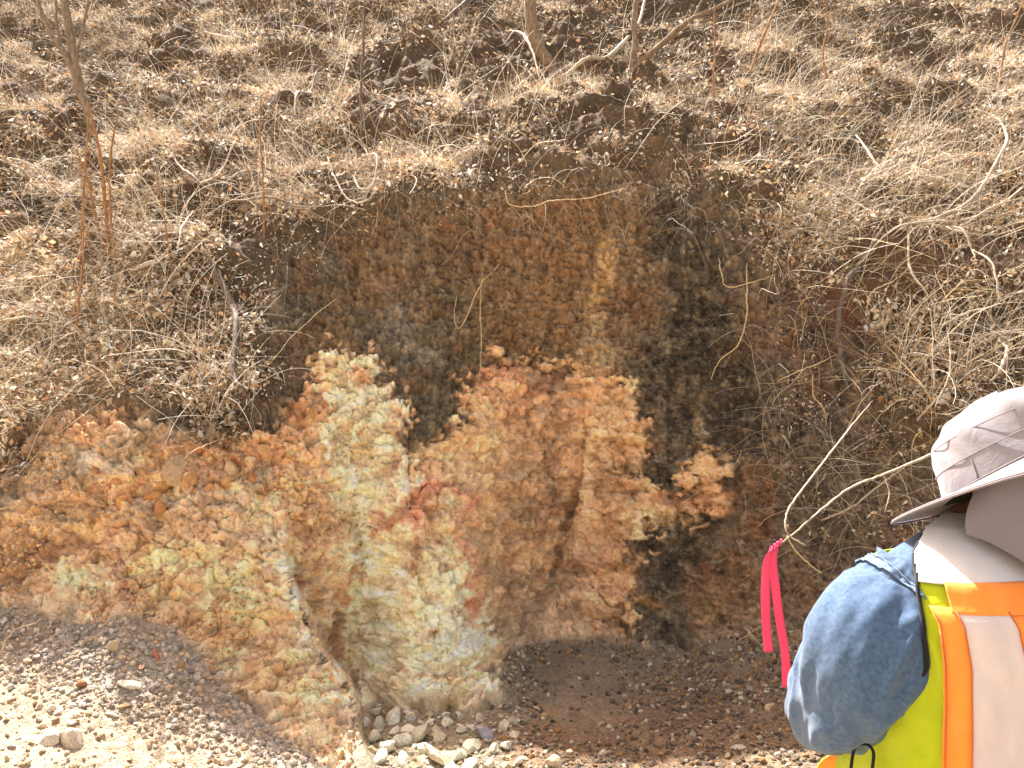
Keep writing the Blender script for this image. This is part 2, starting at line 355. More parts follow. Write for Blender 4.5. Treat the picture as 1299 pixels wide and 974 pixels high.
# dark humic soil of the upper wall
poly([(300, 330), (430, 250), (640, 215), (900, 220), (1010, 300), (1080, 480), (1060, 700), (1000, 830), (780, 850), (400, 640), (280, 560), (150, 540)], (96, 84, 66))
poly([(430, 300), (640, 235), (700, 225), (830, 240), (835, 420), (770, 470), (640, 450), (590, 350), (470, 380), (430, 350)], (118, 92, 62), .85, 14)
for b in [(470, 350, 60, 45, (120, 92, 58), .7), (620, 300, 60, 40, (128, 92, 58), .7), (700, 290, 70, 50, (134, 96, 60), .6), (660, 400, 70, 50, (124, 94, 62), .7),
          (720, 350, 40, 60, (130, 98, 62), .7), (560, 320, 50, 30, (84, 68, 52), .7), (790, 280, 30, 40, (122, 98, 70), .8), (520, 420, 50, 45, (112, 98, 78), .8),
          (545, 465, 30, 30, (98, 90, 72), .8), (390, 340, 60, 50, (84, 74, 56), .9), (380, 440, 50, 40, (92, 82, 64), .8), (420, 400, 40, 40, (96, 82, 58), .8),
          (350, 480, 50, 40, (72, 64, 54), .9), (560, 500, 50, 60, (84, 76, 58), .9), (545, 545, 30, 20, (98, 88, 66), .8), (500, 470, 24, 20, (92, 84, 72), .8),
          (600, 430, 30, 40, (108, 92, 66), .6), (850, 290, 40, 36, (88, 74, 56), .9), (950, 340, 60, 60, (108, 88, 68), .8), (960, 420, 50, 60, (100, 82, 66), .8),
          (1000, 480, 60, 70, (88, 74, 64), .8), (800, 400, 50, 40, (112, 88, 66), .8), (830, 440, 60, 30, (92, 76, 60), .8)]: blob(*b[:4], b[4], b[5])
blob(500, 400, 26, 22, (126, 116, 100), .8); blob(525, 440, 30, 10, (146, 136, 116), .6, 40); blob(560, 455, 24, 9, (136, 128, 110), .5, 30)
# near-black weathered zone
poly([(832, 265), (870, 255), (905, 290), (925, 360), (945, 470), (950, 560), (930, 700), (905, 790), (868, 830), (800, 830), (798, 690), (870, 655), (850, 640), (815, 600), (812, 530),
      (830, 450), (850, 400), (835, 330)], (68, 60, 50), .95, 16)
for b in [(900, 430, 40, 60, (62, 55, 47), .7), (860, 540, 40, 70, (66, 58, 49), .6), (930, 500, 40, 60, (62, 55, 48), .8), (845, 700, 50, 40, (66, 61, 52), .8),
          (840, 790, 35, 45, (76, 72, 60), .8), (880, 340, 30, 50, (78, 68, 52), .7), (870, 500, 30, 20, (98, 80, 56), .5), (980, 600, 50, 50, (72, 62, 52), .9),
          (990, 700, 60, 60, (86, 72, 58), .8), (950, 560, 30, 40, (68, 60, 52), .8)]: blob(*b[:4], b[4], b[5])
# right-hand face: greyish and reddish soil
for b in [(1050, 420, 70, 60, (88, 72, 60), .8), (1110, 380, 60, 40, (124, 82, 64), .8), (1180, 330, 80, 40, (130, 90, 62), .7), (1260, 310, 60, 26, (140, 90, 56), .8),
          (1060, 600, 70, 60, (84, 72, 62), .9), (1140, 470, 60, 50, (70, 60, 50), .9), (1080, 700, 80, 60, (96, 82, 68), .8), (1030, 340, 30, 30, (120, 86, 62), .7),
          (1040, 520, 40, 40, (80, 68, 60), .8), (960, 640, 25, 60, (120, 80, 48), .8), (930, 740, 50, 70, (136, 94, 58), .8), (1000, 760, 60, 50, (116, 88, 62), .8),
          (900, 780, 30, 40, (150, 118, 80), .7), (960, 790, 30, 25, (140, 112, 80), .7)]: blob(*b[:4], b[4], b[5])
# orange clay
paint(orange, (190, 138, 86))
mott = fbm(X * 3.2, T * 3.2, 60, 4, .6); mott2 = fbm(X * 7, T * 7, 61, 4, .6); mott3 = fbm(X * 2.0, T * 5, 62, 4, .6)
paint(orange * sstep(.05, .3, mott2), (200, 158, 104), .6); paint(orange * sstep(.05, .35, mott), (176, 150, 118), .5)
paint(orange * sstep(.1, .4, -mott2), (158, 92, 46), .6)
for b in [(150, 575, 60, 26, (160, 148, 124), .8), (90, 585, 50, 20, (162, 154, 136), .9), (60, 620, 22, 22, (158, 140, 116), .8), (120, 545, 40, 18, (188, 126, 68), .8), (210, 545, 50, 14, (160, 148, 124), .7),
          (170, 610, 120, 14, (172, 106, 48), .8), (240, 575, 50, 24, (168, 100, 44), .9), (290, 580, 70, 24, (178, 106, 46), .9), (380, 520, 40, 30, (190, 124, 66), .8),
          (350, 560, 50, 24, (188, 118, 56), .8), (320, 600, 50, 16, (170, 150, 120), .6), (250, 640, 90, 24, (168, 146, 118), .8), (180, 655, 40, 18, (138, 116, 94), .7),
          (130, 640, 50, 14, (130, 104, 82), .6), (60, 660, 60, 18, (186, 138, 84), .8), (60, 700, 80, 42, (148, 92, 42), .9), (20, 720, 50, 50, (132, 86, 48), .9), (110, 690, 40, 26, (132, 86, 36), .8),
          (90, 675, 50, 10, (196, 152, 70), .7), (110, 730, 45, 26, (214, 176, 132), .9), (190, 700, 40, 20, (208, 158, 100), .9), (200, 730, 40, 30, (210, 174, 118), .8),
          (215, 740, 14, 22, (176, 124, 46), .7), (260, 720, 50, 40, (204, 158, 108), .8), (280, 670, 60, 24, (178, 146, 112), .8), (300, 750, 50, 30, (212, 178, 126), .9),
          (320, 790, 50, 24, (214, 162, 102), .8), (350, 700, 22, 40, (192, 170, 142), .8), (330, 660, 30, 30, (178, 150, 118), .7), (270, 800, 40, 24, (204, 150, 96), .8),
          (300, 830, 30, 20, (206, 182, 142), .8), (350, 840, 40, 30, (204, 150, 96), .8), (380, 820, 18, 60, (196, 158, 108), .6), (400, 860, 16, 40, (200, 182, 156), .9),
          (360, 900, 50, 34, (206, 172, 122), .8), (430, 930, 26, 40, (206, 178, 144), .9), (400, 900, 22, 30, (214, 180, 128), .7), (300, 900, 60, 30, (180, 158, 132), .8),
          (270, 870, 40, 24, (176, 150, 120), .8), (395, 600, 40, 40, (184, 138, 88), .7), (400, 660, 34, 40, (176, 132, 86), .8), (390, 740, 20, 50, (180, 136, 88), .8)]: blob(*b[:4], b[4], b[5])
line([(365, 720), (385, 790), (410, 840), (452, 900), (470, 974)], 13, (204, 190, 166), .85)
line([(345, 660), (362, 700), (372, 740)], 9, (196, 180, 154), .7)
blob(375, 735, 7, 12, (158, 80, 52), .8)
line([(375, 790), (400, 800), (412, 830)], 8, (142, 128, 112), .7)
# brown zone in the middle
for b in [(690, 520, 40, 60, (128, 82, 50), .9), (700, 600, 36, 60, (132, 90, 58), .8), (640, 500, 40, 40, (164, 106, 62), .8), (640, 475, 26, 14, (158, 86, 52), .8),
          (700, 490, 20, 12, (96, 58, 34), .8), (670, 560, 30, 40, (150, 108, 68), .7), (620, 560, 30, 40, (176, 134, 86), .8), (560, 590, 40, 40, (180, 136, 88), .8), (600, 530, 14, 44, (184, 140, 80), .7),
          (640, 620, 40, 40, (152, 106, 60), .8), (650, 690, 30, 60, (138, 94, 52), .9), (690, 650, 30, 50, (126, 82, 46), .9), (645, 770, 36, 50, (134, 100, 66), .9),
          (690, 720, 26, 40, (136, 92, 52), .8), (715, 760, 50, 40, (142, 112, 88), .9), (650, 800, 40, 20, (116, 92, 68), .9), (790, 560, 36, 50, (160, 116, 70), .9),
          (770, 620, 40, 50, (152, 112, 70), .8), (760, 690, 40, 50, (168, 112, 66), .9), (740, 720, 22, 40, (158, 112, 80), .8), (790, 740, 22, 40, (156, 106, 62), .8),
          (780, 790, 30, 20, (128, 88, 54), .8), (830, 640, 50, 12, (134, 78, 38), .9), (840, 655, 40, 14, (170, 136, 86), .8), (895, 600, 16, 28, (180, 146, 92), .9), (905, 630, 24, 20, (176, 120, 66), .9),
          (820, 665, 30, 12, (190, 160, 108), .8), (750, 500, 22, 24, (164, 118, 66), .8)]: blob(*b[:4], b[4], b[5])
line([(745, 480), (738, 560), (728, 620), (722, 670)], 7, (182, 126, 62), .8)
line([(748, 560), (738, 640), (735, 690)], 6, (192, 158, 116), .6)
line([(742, 550), (728, 620), (712, 690), (700, 745)], 3.2, (70, 40, 24), .8)
# tan streak up the wall
poly([(762, 300), (782, 300), (778, 345), (790, 368), (768, 395), (776, 470), (738, 476), (744, 410), (752, 370), (757, 330)], (166, 136, 94), .9, 5)
line([(770, 310), (765, 350), (758, 385), (748, 400)], 9, (192, 146, 76), .8)
line([(765, 385), (785, 376), (812, 386)], 8, (108, 66, 44), .8)
blob(760, 440, 22, 34, (158, 138, 106), .8); blob(770, 470, 30, 5, (176, 112, 54), .7)
blob(885, 540, 9, 26, (132, 112, 80), .7); blob(840, 565, 5, 12, (158, 112, 80), .8); blob(925, 575, 10, 8, (166, 148, 118), .8); blob(890, 538, 4, 5, (196, 184, 150), .7); blob(842, 583, 4, 6, (180, 172, 150), .7)
line([(800, 765), (815, 762), (845, 766)], 6, (160, 116, 62), .8); line([(856, 770), (856, 826)], 5, (122, 112, 86), .8)
blob(430, 370, 30, 12, (128, 92, 52), .6); blob(480, 360, 14, 12, (146, 112, 86), .7)
# cream kaolin buttress
paint(cream, (236, 214, 172))
paint(cream * sstep(.05, .35, mott2), (216, 208, 174), .7); paint(cream * sstep(.1, .4, -mott3), (200, 176, 108), .6); paint(cream * sstep(.1, .3, -mott), (206, 192, 154), .5)
for b in [(455, 475, 16, 18, (196, 124, 62), .8), (480, 500, 18, 20, (214, 196, 150), .7), (505, 530, 12, 20, (194, 132, 84), .7), (445, 540, 20, 40, (224, 198, 150), .8), (490, 580, 20, 40, (214, 204, 158), .7),
          (500, 610, 12, 40, (198, 142, 96), .8), (460, 575, 20, 10, (200, 160, 70), .8), (470, 640, 30, 30, (206, 196, 152), .8), (440, 690, 14, 40, (220, 190, 142), .9), (432, 668, 7, 8, (140, 96, 80), .8),
          (430, 600, 14, 24, (216, 186, 140), .7), (500, 690, 30, 24, (196, 168, 108), .9), (480, 720, 20, 20, (206, 184, 126), .8), (540, 720, 20, 30, (202, 188, 136), .8), (575, 690, 16, 20, (204, 184, 132), .8),
          (590, 790, 14, 20, (220, 206, 186), .8), (520, 810, 50, 40, (212, 202, 160), .7), (560, 850, 40, 24, (216, 206, 168), .8), (600, 850, 16, 16, (188, 128, 84), .8), (500, 870, 30, 12, (178, 150, 96), .7),
          (450, 820, 14, 40, (186, 158, 112), .7), (420, 780, 14, 24, (156, 140, 112), .8), (432, 800, 8, 22, (122, 82, 40), .9), (415, 760, 10, 30, (148, 142, 132), .7), (470, 790, 30, 30, (202, 184, 144), .7),
          (440, 860, 12, 20, (150, 124, 84), .8), (545, 893, 40, 6, (112, 84, 58), .8)]: blob(*b[:4], b[4], b[5])
blob(605, 700, 24, 50, (190, 150, 104), .6); blob(600, 660, 30, 30, (186, 148, 100), .7); blob(580, 625, 30, 20, (188, 150, 108), .7)
# iron-red staining
red = (160, 80, 56)
paint(sstep(13, 2, seg_d(WX, WY, [(478, 668), (505, 655), (530, 632), (560, 622), (600, 632)])[0]), (172, 88, 54), .8)
line([(532, 640), (530, 680), (524, 722)], 8, red, .85); blob(530, 655, 16, 14, red, .8); blob(548, 803, 8, 8, (152, 52, 38), .9, 0, .6); blob(540, 620, 14, 10, (170, 78, 60), .7)
line([(600, 640), (598, 700), (606, 740), (600, 790)], 7, (180, 92, 58), .7); blob(603, 755, 10, 30, (176, 92, 56), .8); line([(590, 640), (580, 670), (592, 700)], 5, (178, 84, 60), .7)
blob(462, 730, 8, 9, (168, 92, 58), .8); line([(510, 850), (530, 858), (550, 864), (590, 866)], 4, (176, 112, 64), .7); blob(500, 655, 18, 8, (180, 104, 66), .7)
line([(155, 700), (153, 730), (158, 752)], 6, (122, 88, 78), .9); line([(154, 735), (160, 745)], 3, (150, 60, 50), .9); line([(160, 755), (158, 780), (148, 775)], 6, (156, 84, 50), .9); blob(165, 785, 14, 9, (190, 140, 70), .8)
line([(142, 772), (146, 795)], 8, (112, 76, 66), .8)
# dark soil lip under the grass on the left
poly([(150, 515), (230, 522), (262, 500), (330, 500), (360, 470), (400, 490), (345, 545), (285, 560), (240, 540), (170, 535)], (84, 72, 56), .9, 6)
poly([(-20, 590), (60, 548), (100, 518), (90, 545), (50, 580), (10, 640), (-20, 700)], (92, 72, 54), .85, 6)
# floor
fm = sstep(-22, 14, floor_sd + 10 * fbm(U / 18, V / 18, 93, 3))
paint(fm, (122, 110, 94))
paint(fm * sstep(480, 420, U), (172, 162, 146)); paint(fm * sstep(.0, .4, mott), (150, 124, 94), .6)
for b in [(720, 850, 90, 40, (118, 106, 90), .9), (740, 900, 40, 60, (130, 116, 98), .8), (690, 830, 50, 14, (118, 102, 84), .8), (900, 880, 90, 40, (104, 88, 72), .9), (850, 940, 120, 40, (112, 94, 76), .8),
          (700, 950, 60, 30, (130, 104, 78), .8), (540, 940, 80, 40, (160, 150, 124), .8), (160, 830, 90, 30, (166, 156, 142), .9), (60, 800, 50, 24, (138, 124, 108), .8), (250, 900, 40, 30, (150, 132, 108), .8),
          (60, 850, 40, 14, (140, 118, 92), .8), (1000, 900, 80, 60, (120, 104, 86), .8)]: blob(*b[:4], b[4], b[5])
paint(fm * sstep(-8, 8, (V - 832) - (U * .38)) * sstep(460, 400, U), (176, 158, 132), .8)  # sunlit side of the bank's shadow edge, painted paler into the ground
# hillside earth
paint(veg * sstep(10, 60, veg_sd), (88, 75, 60)); paint(veg * sstep(.1, .5, mott), (104, 84, 62), .5); paint(veg * sstep(.1, .5, -mott2), (78, 62, 48), .7)
blob(60, 420, 110, 110, (160, 134, 100), .6); blob(1150, 340, 100, 50, (112, 84, 62), .7)
t1 = fbm(X * 4, T * 4, 90, 5, .65)[..., None]; t2 = fbm(X * 5.5, T * 5.5, 91, 5, .65)[..., None]
rk = (rock * np.clip(orange + cream, 0, 1))[..., None]
C = C * (1 - rk * (np.clip(t1, 0, 1) * np.array([0, .25, .8])) + rk * .4 * t2)
C = C * (1 - .18 * rk) + .18 * rk * lin((176, 152, 118))
# fine mottling of the earth, stronger contrast in the dark wall
sp = hsh(np.floor(X * 160), np.floor(T * 160), 5, 9)
C *= (1 + .22 * fbm(X * 34, T * 34, 70, 3, .75) + .16 * fbm(X * 8, T * 8, 71, 3, .6))[..., None]
dkm = rock * (1 - orange)
C *= (1 + dkm * (.35 * fbm(X * 45, T * 22, 72, 3, .7)))[..., None]
lightg = dkm * sstep(.25, .6, fbm(X * 26, T * 20, 73, 3, .6)); C = C * (1 - .5 * lightg[..., None]) + lin((150, 132, 104)) * .5 * lightg[..., None]
cellb = SC3
# clay cells differ slightly in tone and have dirt in their joints
cell = worley(X / .075 + .55 * fbm(X / .075, T / .075, 37, 3), T / .075 + .55 * fbm(X / .075, T / .075, 38, 3), 32)[2]
oc = np.clip(orange + cream, 0, 1) * (1 - floor); C *= (1 + oc * .50 * (cell - .5))[..., None]; C *= (1 + rock * .35 * (cellb - .5))[..., None]
cr = oc * sstep(.08, .0, c2) * .55 * sstep(-.1, .4, mott2); C = C * (1 - cr[..., None]) + lin((120, 78, 44)) * cr[..., None]
lum = C @ np.array([.3, .55, .15]); k_ = (oc * .34 + dkm * .24)[..., None]
C = C * (1 - k_) + k_ * lum[..., None] * np.array([1.22, .97, .72]); C *= (1 + .72 * oc - .26 * cream * rock + .24 * dkm)[..., None]
pale = (rock * sstep(.12, .45, fbm(X * 11, T * 11, 97, 5, .7)) * (.15 + .35 * oc))[..., None]; C = C * (1 - pale) + pale * lin((198, 180, 146))
strk = fbm(X * 26 + fbm(X * 5, T * 5, 150, 2), T * 2.6, 151, 4, .6); rst = (dkm * sstep(.05, .4, fbm(X * 4.5, T * 3, 155, 4, .6)) * .34 * (1 - .95 * np.exp(-((U - 885) / 60) ** 4 - ((V - 520) / 260) ** 4)))[..., None]; C = C * (1 - rst) + rst * lin((134, 96, 64))
gst = (dkm * sstep(.15, .45, fbm(X * 8, T * 5, 156, 4, .6)) * .45)[..., None]; C = C * (1 - gst) + gst * lin((138, 122, 100))
C *= (1 + .40 * dkm * strk + .45 * dkm * fbm(X * 62, T * 48, 171, 3, .7))[..., None]
scr = fbm(X * 15, T * 15, 152, 3, .6); C *= (1 - .30 * rock * sstep(.07, .0, np.abs(scr)))[..., None]      # dirt in the finest joints
C = np.clip(C * G, .01, .85)

# ---- sheet, extended beyond the visible part to the horizon, and split by kind of ground
def extend(A, kind):
    """pad the (X,Y,Z,C) fields with far rows and columns"""
    return A
nr, nc = U.shape
top_ext = [(4, 2.9), (12, 7.2), (26, 12.0), (50, 15.0), (90, 15.5)]        # going up and away over the crest
bot_ext = [(1.2, .0), (3, .0), (8, .02), (22, 0), (60, 0)]                  # behind the viewer
side_ext = [2, 6, 16, 40, 90]
rows = []
for dy, dz in reversed(top_ext): rows.append((X2[0] * (1 + dy * .02), Y2[0] + dy, Z2[0] * 0 + Z2[0].mean() * .5 + Z2[0] * .5 + dz))
for i in range(nr): rows.append((X2[i], Y2[i], Z2[i]))
for dy, dz in bot_ext: rows.append((X2[-1] * (1 + dy * .1), Y2[-1] - dy, Z2[-1] * 0 + dz))
XX = np.array([r[0] for r in rows]); YY = np.array([r[1] for r in rows]); ZZ = np.array([r[2] for r in rows])
nt_, nb_ = len(top_ext), len(bot_ext)
def padr(A): return np.concatenate([np.repeat(A[:1], nt_, 0), A, np.repeat(A[-1:], nb_, 0)], 0)
CC = padr(C); VV = padr(veg); FF = padr(floor)
for sgn in (-1, 1):
    for sd in side_ext:
        e = 0 if sgn < 0 else -1
        x0 = XX[:, (0 if sgn < 0 else -1)][:, None]
        base = 0 if sgn < 0 else -1
        add = [XX[:, [e]] + sgn * (sd if sd == 2 else sd - side_ext[side_ext.index(sd) - 1]), YY[:, [e]], ZZ[:, [e]]]
        if sgn < 0:
            XX = np.hstack([add[0], XX]); YY = np.hstack([add[1], YY]); ZZ = np.hstack([add[2], ZZ])
            CC = np.concatenate([CC[:, :1], CC], 1); VV = np.hstack([VV[:, :1], VV]); FF = np.hstack([FF[:, :1], FF])
        else:
            XX = np.hstack([XX, add[0]]); YY = np.hstack([YY, add[1]]); ZZ = np.hstack([ZZ, add[2]])
            CC = np.concatenate([CC, CC[:, -1:]], 1); VV = np.hstack([VV, VV[:, -1:]]); FF = np.hstack([FF, FF[:, -1:]])
a, b = XX.shape
idx = np.arange(a * b).reshape(a, b)
quads = np.stack([idx[:-1, :-1], idx[1:, :-1], idx[1:, 1:], idx[:-1, 1:]], -1).reshape(-1, 4)
vq = VV.ravel()[quads].mean(1); fq = FF.ravel()[quads].mean(1)
kindq = np.where(fq > .5, 2, np.where(vq > .5, 0, 1))
allV = np.stack([XX, YY, ZZ], -1).reshape(-1, 3); allC = CC.reshape(-1, 3)
for k, (nm, mat, lab) in enumerate([("hillside", M_hill, "steep brown earth hillside under dry grass above the cut"),
                                    ("rock_face", M_rock, "cut bank of cream, orange and near-black weathered rock"),
                                    ("ground", M_scree, "loose gravelly ground at the foot of the cut bank")]):
    q = quads[kindq == k]; used, inv = np.unique(q, return_inverse=True)
    me = np_mesh(nm, allV[used], inv.reshape(-1, 4), allC[used])
    tag(link(nm, me, mat), lab, None, None, 'structure')

def g_at(px, py):
    """point and normal of the ground at survey coordinate px, py (arrays or scalars)"""
    i = np.clip(np.searchsorted(us, px), 0, nc - 1); j = np.clip(np.searchsorted(vs_, py), 0, nr - 1)
    return np.stack([X2[j, i], Y2[j, i], Z2[j, i]], -1), NN[j, i], j, i
def surf(px, py, off=0.0):
    p, n, j, i = g_at(px, py); v = Vector(p)
    d = (v - Vector((0, 0, H))).normalized()
    return v - d * off

# ------------------------------------------------------------------ dry vegetation (uncountable: leaf litter, straw, tangled stems)
straw = [(228, 214, 186), (216, 198, 164), (238, 230, 212), (204, 180, 144), (242, 236, 222), (186, 156, 122)]
browns = [(182, 144, 104), (156, 122, 92), (196, 156, 114), (208, 174, 132), (146, 116, 92), (214, 186, 144), (176, 130, 92)]
greys = [(190, 180, 160), (170, 158, 140), (208, 198, 178), (148, 134, 116)]
def pick(pal, n):
    return lin(np.array(pal)[rng.integers(0, len(pal), n)]) * rng.uniform(.7, 1.12, (n, 1))
vdens = sstep(-4, 30, veg_sd + 12 * fbm(U / 14, V / 14, 101, 3)) * (.12 + .88 * sstep(-.16, .14, fbm(X * 3.6, T * 3.6, 100, 4, .65)))
vdens = vdens * (.30 + .70 * sstep(-.34, -.04, fbm(X * 1.15, T * 1.15, 105, 4, .6)))
vdens = vdens * (1 - .45 * np.exp(-((U - 690) / 230) ** 2 - ((V - 190) / 55) ** 2))
vdens = vdens * (1 - .5 * sstep(960, 1060, U) * sstep(300, 380, V))
def thin(cx, cy, rx, ry, k):
    global vdens
    d = np.hypot((WX - cx) / rx, (WY - cy) / ry); vdens = vdens * (1 - k * sstep(1.3, .6, d))
for b in [(510, 85, 60, 30, .9), (640, 75, 60, 30, .85), (700, 60, 30, 40, .7), (755, 160, 60, 30, .9), (790, 130, 40, 30, .8), (680, 170, 50, 24, .5), (440, 230, 30, 24, .6), (230, 410, 50, 22, .7), (180, 460, 50, 24, .7),
          (370, 400, 60, 60, .8), (290, 455, 40, 30, .5), (930, 300, 40, 40, .8), (1040, 420, 60, 80, .85), (1150, 350, 70, 40, .75), (1270, 320, 60, 30, .9), (1100, 470, 60, 60, .6), (960, 190, 26, 18, .7),
          (30, 270, 40, 24, .6), (1080, 180, 40, 16, .6), (330, 40, 40, 30, .5), (600, 270, 200, 24, .6), (1220, 190, 40, 20, .5), (60, 110, 30, 20, .4), (240, 130, 60, 14, .5), (95, 540, 50, 14, .6)]: thin(*b)
PATCH = .84 + .42 * sstep(-.25, .35, fbm(X * 1.7, T * 1.7, 160, 4, .6)); PATCH = np.clip(PATCH, 0, 1.2)
def sampler(dens, n):
    area = np.outer(np.gradient(vs_), np.gradient(us)); p = (dens * area).ravel(); p = np.clip(p, 0, None); p /= p.sum()
    k = rng.choice(p.size, n, p=p); j, i = np.divmod(k, nc)
    return j, i
def frame_from(n):
    """random tangent frames around unit vectors n"""
    r = rng.normal(size=n.shape); t = r - (r * n).sum(1, keepdims=True) * n; t /= np.linalg.norm(t, axis=1, keepdims=True)
    return t, np.cross(n, t)
def unit(a): return a / (np.linalg.norm(a, axis=-1, keepdims=True) + 1e-9)
def leaves(name, dens, n, size, pal, lift, spread, label, mat=None, cat='leaves', gravity=0.0):
    j, i = sampler(dens, n); base = np.stack([X2[j, i], Y2[j, i], Z2[j, i]], 1); nn = NN[j, i]
    nrm = unit(nn + rng.normal(size=(n, 3)) * spread + np.array([0, 0, .3])); t, b = frame_from(nrm)
    L = (size[0] + (size[1] - size[0]) * rng.uniform(0, 1, n) ** 2.2)[:, None]; W = L * rng.uniform(.3, .7, (n, 1)); curl = rng.uniform(-.5, .9, (n, 1)) * L
    base = base + nn * (rng.uniform(lift[0], lift[1], (n, 1)) ** 1.0) + t * rng.normal(size=(n, 1)) * .01
    v = []
    for s, ww, c in ((-1, .25, 1), (0, 1, 0), (1, .12, 1)):
        ctr = base + t * L * .5 * s + nrm * curl * .35 * c
        v += [ctr - b * W * .5 * ww + nrm * W * .25 * ww, ctr + b * W * .5 * ww + nrm * W * .18 * ww]
    v = np.stack(v, 1).reshape(-1, 3); o = (np.arange(n) * 6)[:, None]
    f = np.concatenate([o + np.array([0, 1, 3, 2]), o + np.array([2, 3, 5, 4])])
    c = pick(pal, n) * PATCH[j, i][:, None]; c = np.repeat(np.clip(c, 0, .85), 6, 0)
    return tag(link(name, np_mesh(name, v, f, c), mat or M_leaf), label, cat, None, 'stuff')
def blades(name, dens, n, ln, wd, pal, lean, label, cat='grass', segs=4, droop=1.0, rnd=.6):
    j, i = sampler(dens, n); base = np.stack([X2[j, i], Y2[j, i], Z2[j, i]], 1); nn = NN[j, i]
    d = unit(nn * .5 + np.array([0, 0, .5]) + lean(base) + rng.normal(size=(n, 3)) * rnd)
    L = (rng.uniform(0, 1, n) ** 1.6 * (ln[1] - ln[0]) + ln[0])[:, None]; W = rng.uniform(wd[0], wd[1], n)[:, None]
    view = unit(rng.normal(size=(n, 3))); side = unit(np.cross(d, view)); pts = []; p = base - nn * .005
    for k in range(segs + 1):
        s = k / segs; ww = W * (1 - .85 * s)
        pts += [p - side * ww, p + side * ww]
        d = unit(d + (np.array([0, -.10, -.35]) * droop + rng.normal(size=(n, 3)) * .13)); p = p + d * L / segs
    v = np.stack(pts, 1).reshape(-1, 3); m = 2 * (segs + 1); o = (np.arange(n) * m)[:, None]
    f = np.concatenate([o + np.array([2 * k, 2 * k + 1, 2 * k + 3, 2 * k + 2]) for k in range(segs)])
    return tag(link(name, np_mesh(name, v, f, np.repeat(np.clip(pick(pal, n) * PATCH[j, i][:, None] * 1.1, 0, .85), m, 0)), M_grass), label, cat, None, 'stuff')
def tubes(name, paths, radii, cols, sides=4):
    """many polylines -> one mesh. paths (n,k,3) radii (n,k)"""
    n, k, _ = paths.shape; tg = unit(np.gradient(paths, axis=1)); up = np.array([.3, .9, .25]); a = unit(np.cross(tg, up)); b = np.cross(tg, a)
    an = np.arange(sides) * 2 * np.pi / sides
    ring = paths[:, :, None] + radii[:, :, None, None] * (a[:, :, None] * np.cos(an)[None, None, :, None] + b[:, :, None] * np.sin(an)[None, None, :, None])
    v = ring.reshape(-1, 3); idx = np.arange(n * k * sides).reshape(n, k, sides); nx = np.roll(idx, -1, 2)
    f = np.stack([idx[:, :-1], nx[:, :-1], nx[:, 1:], idx[:, 1:]], -1).reshape(-1, 4)
    return np_mesh(name, v, f, np.repeat(cols, k * sides, 0))
left_lean = lambda b: np.stack([-.15 + .1 * np.sin(b[:, 0] * 2), -.3 + 0 * b[:, 0], 0 * b[:, 0]], 1)
right_lean = lambda b: np.stack([.45 + 0 * b[:, 0], -.3 + 0 * b[:, 0], .1 + 0 * b[:, 0]], 1)
rl = lambda b: np.where(b[:, :1] > 1.2, right_lean(b), left_lean(b))
leaves('leaf_litter', vdens, 230000, (.009, .050), straw * 2 + browns + greys[:1], (0, .06), .9, 'pale and brown dead leaf litter covering the whole hillside')
blades('dry_grass', vdens * sstep(.05, .5, vdens) * sstep(420, 100, V + .1 * abs(U - 650)), 90000, (.06, .36), (.0009, .0024), straw + greys, rl, 'thin straw-coloured dry grass growing over the upper hillside')
lowleft = vdens * sstep(220, 120, np.abs(U - 40)) * sstep(280, 380, V)
blades('dead_straw', lowleft + .25 * vdens * sstep(250, 420, V), 26000, (.05, .20), (.0012, .0028), [(226, 212, 182), (210, 192, 158), (192, 170, 136)],
       lambda b: np.stack([-.7 + 0 * b[:, 0], -.7 + 0 * b[:, 0], -.5 + 0 * b[:, 0]], 1), 'matted pale straw hanging down the left bank', 'straw', rnd=.7)
# fringe of debris caught on the ledges and lying on the wall
fringe = sstep(40, 0, np.abs(veg_sd)) * sstep(-.1, .3, fbm(X * 5, T * 5, 110, 3)) * (rock + veg) * sstep(760, 640, V)
litw = rock * sstep(.1, .5, fbm(X * 4, T * 4, 111, 3)) * sstep(960, 1040, U) * sstep(330, 420, V)
leaves('wall_debris', fringe + .5 * litw, 9000, (.008, .035), straw + greys + browns, (0, .02), .7, 'dead leaves and fibres caught along the lip of the cut')
n = 3200
def wander(n, k, start, d, L, wob, grav):
    p = start.copy(); out = [p]; d = unit(d); bend = rng.normal(size=(n, 3)) * wob
    for s in range(k - 1):
        d = unit(d + bend * .5 + rng.normal(size=(n, 3)) * wob * .7 + np.array([0, 0, -grav])); p = p + d * L[:, None] / (k - 1); out.append(p)
    return np.stack(out, 1)
def stem_field(name, dens, n, ln, r, pal, label, dirb, wob=.22, grav=.14, k=9, cat='stems'):
    j, i = sampler(dens, n); base = np.stack([X2[j, i], Y2[j, i], Z2[j, i]], 1); nn = NN[j, i]
    L = rng.uniform(*ln, n); d = nn * .7 + np.array(dirb) + rng.normal(size=(n, 3)) * .55
    pth = wander(n, k, base, d, L, wob, grav); rad = rng.uniform(*r, n)[:, None] * np.linspace(1, .45, k)[None]
    return tag(link(name, tubes(name, pth, rad, pick(pal, n), 3), M_stem), label, cat, None, 'stuff')
stem_field('tangled_stems', vdens + .15 * fringe, 6500, (.15, .7), (.0009, .0026), greys + straw, 'fine pale tangled stems lying through the hillside grass', (0, -.2, .4), .13, .08)
right = sstep(930, 1010, U) * sstep(120, 240, V) * sstep(760, 600, V) * (1 - floor)
stem_field('wiry_brush', right, 1300, (.15, .7), (.0009, .0025), greys + [(200, 186, 150), (176, 150, 100)], 'wiry grey brush tangled over the right end of the bank', (-.2, -.3, .6), .14, .10, 12)
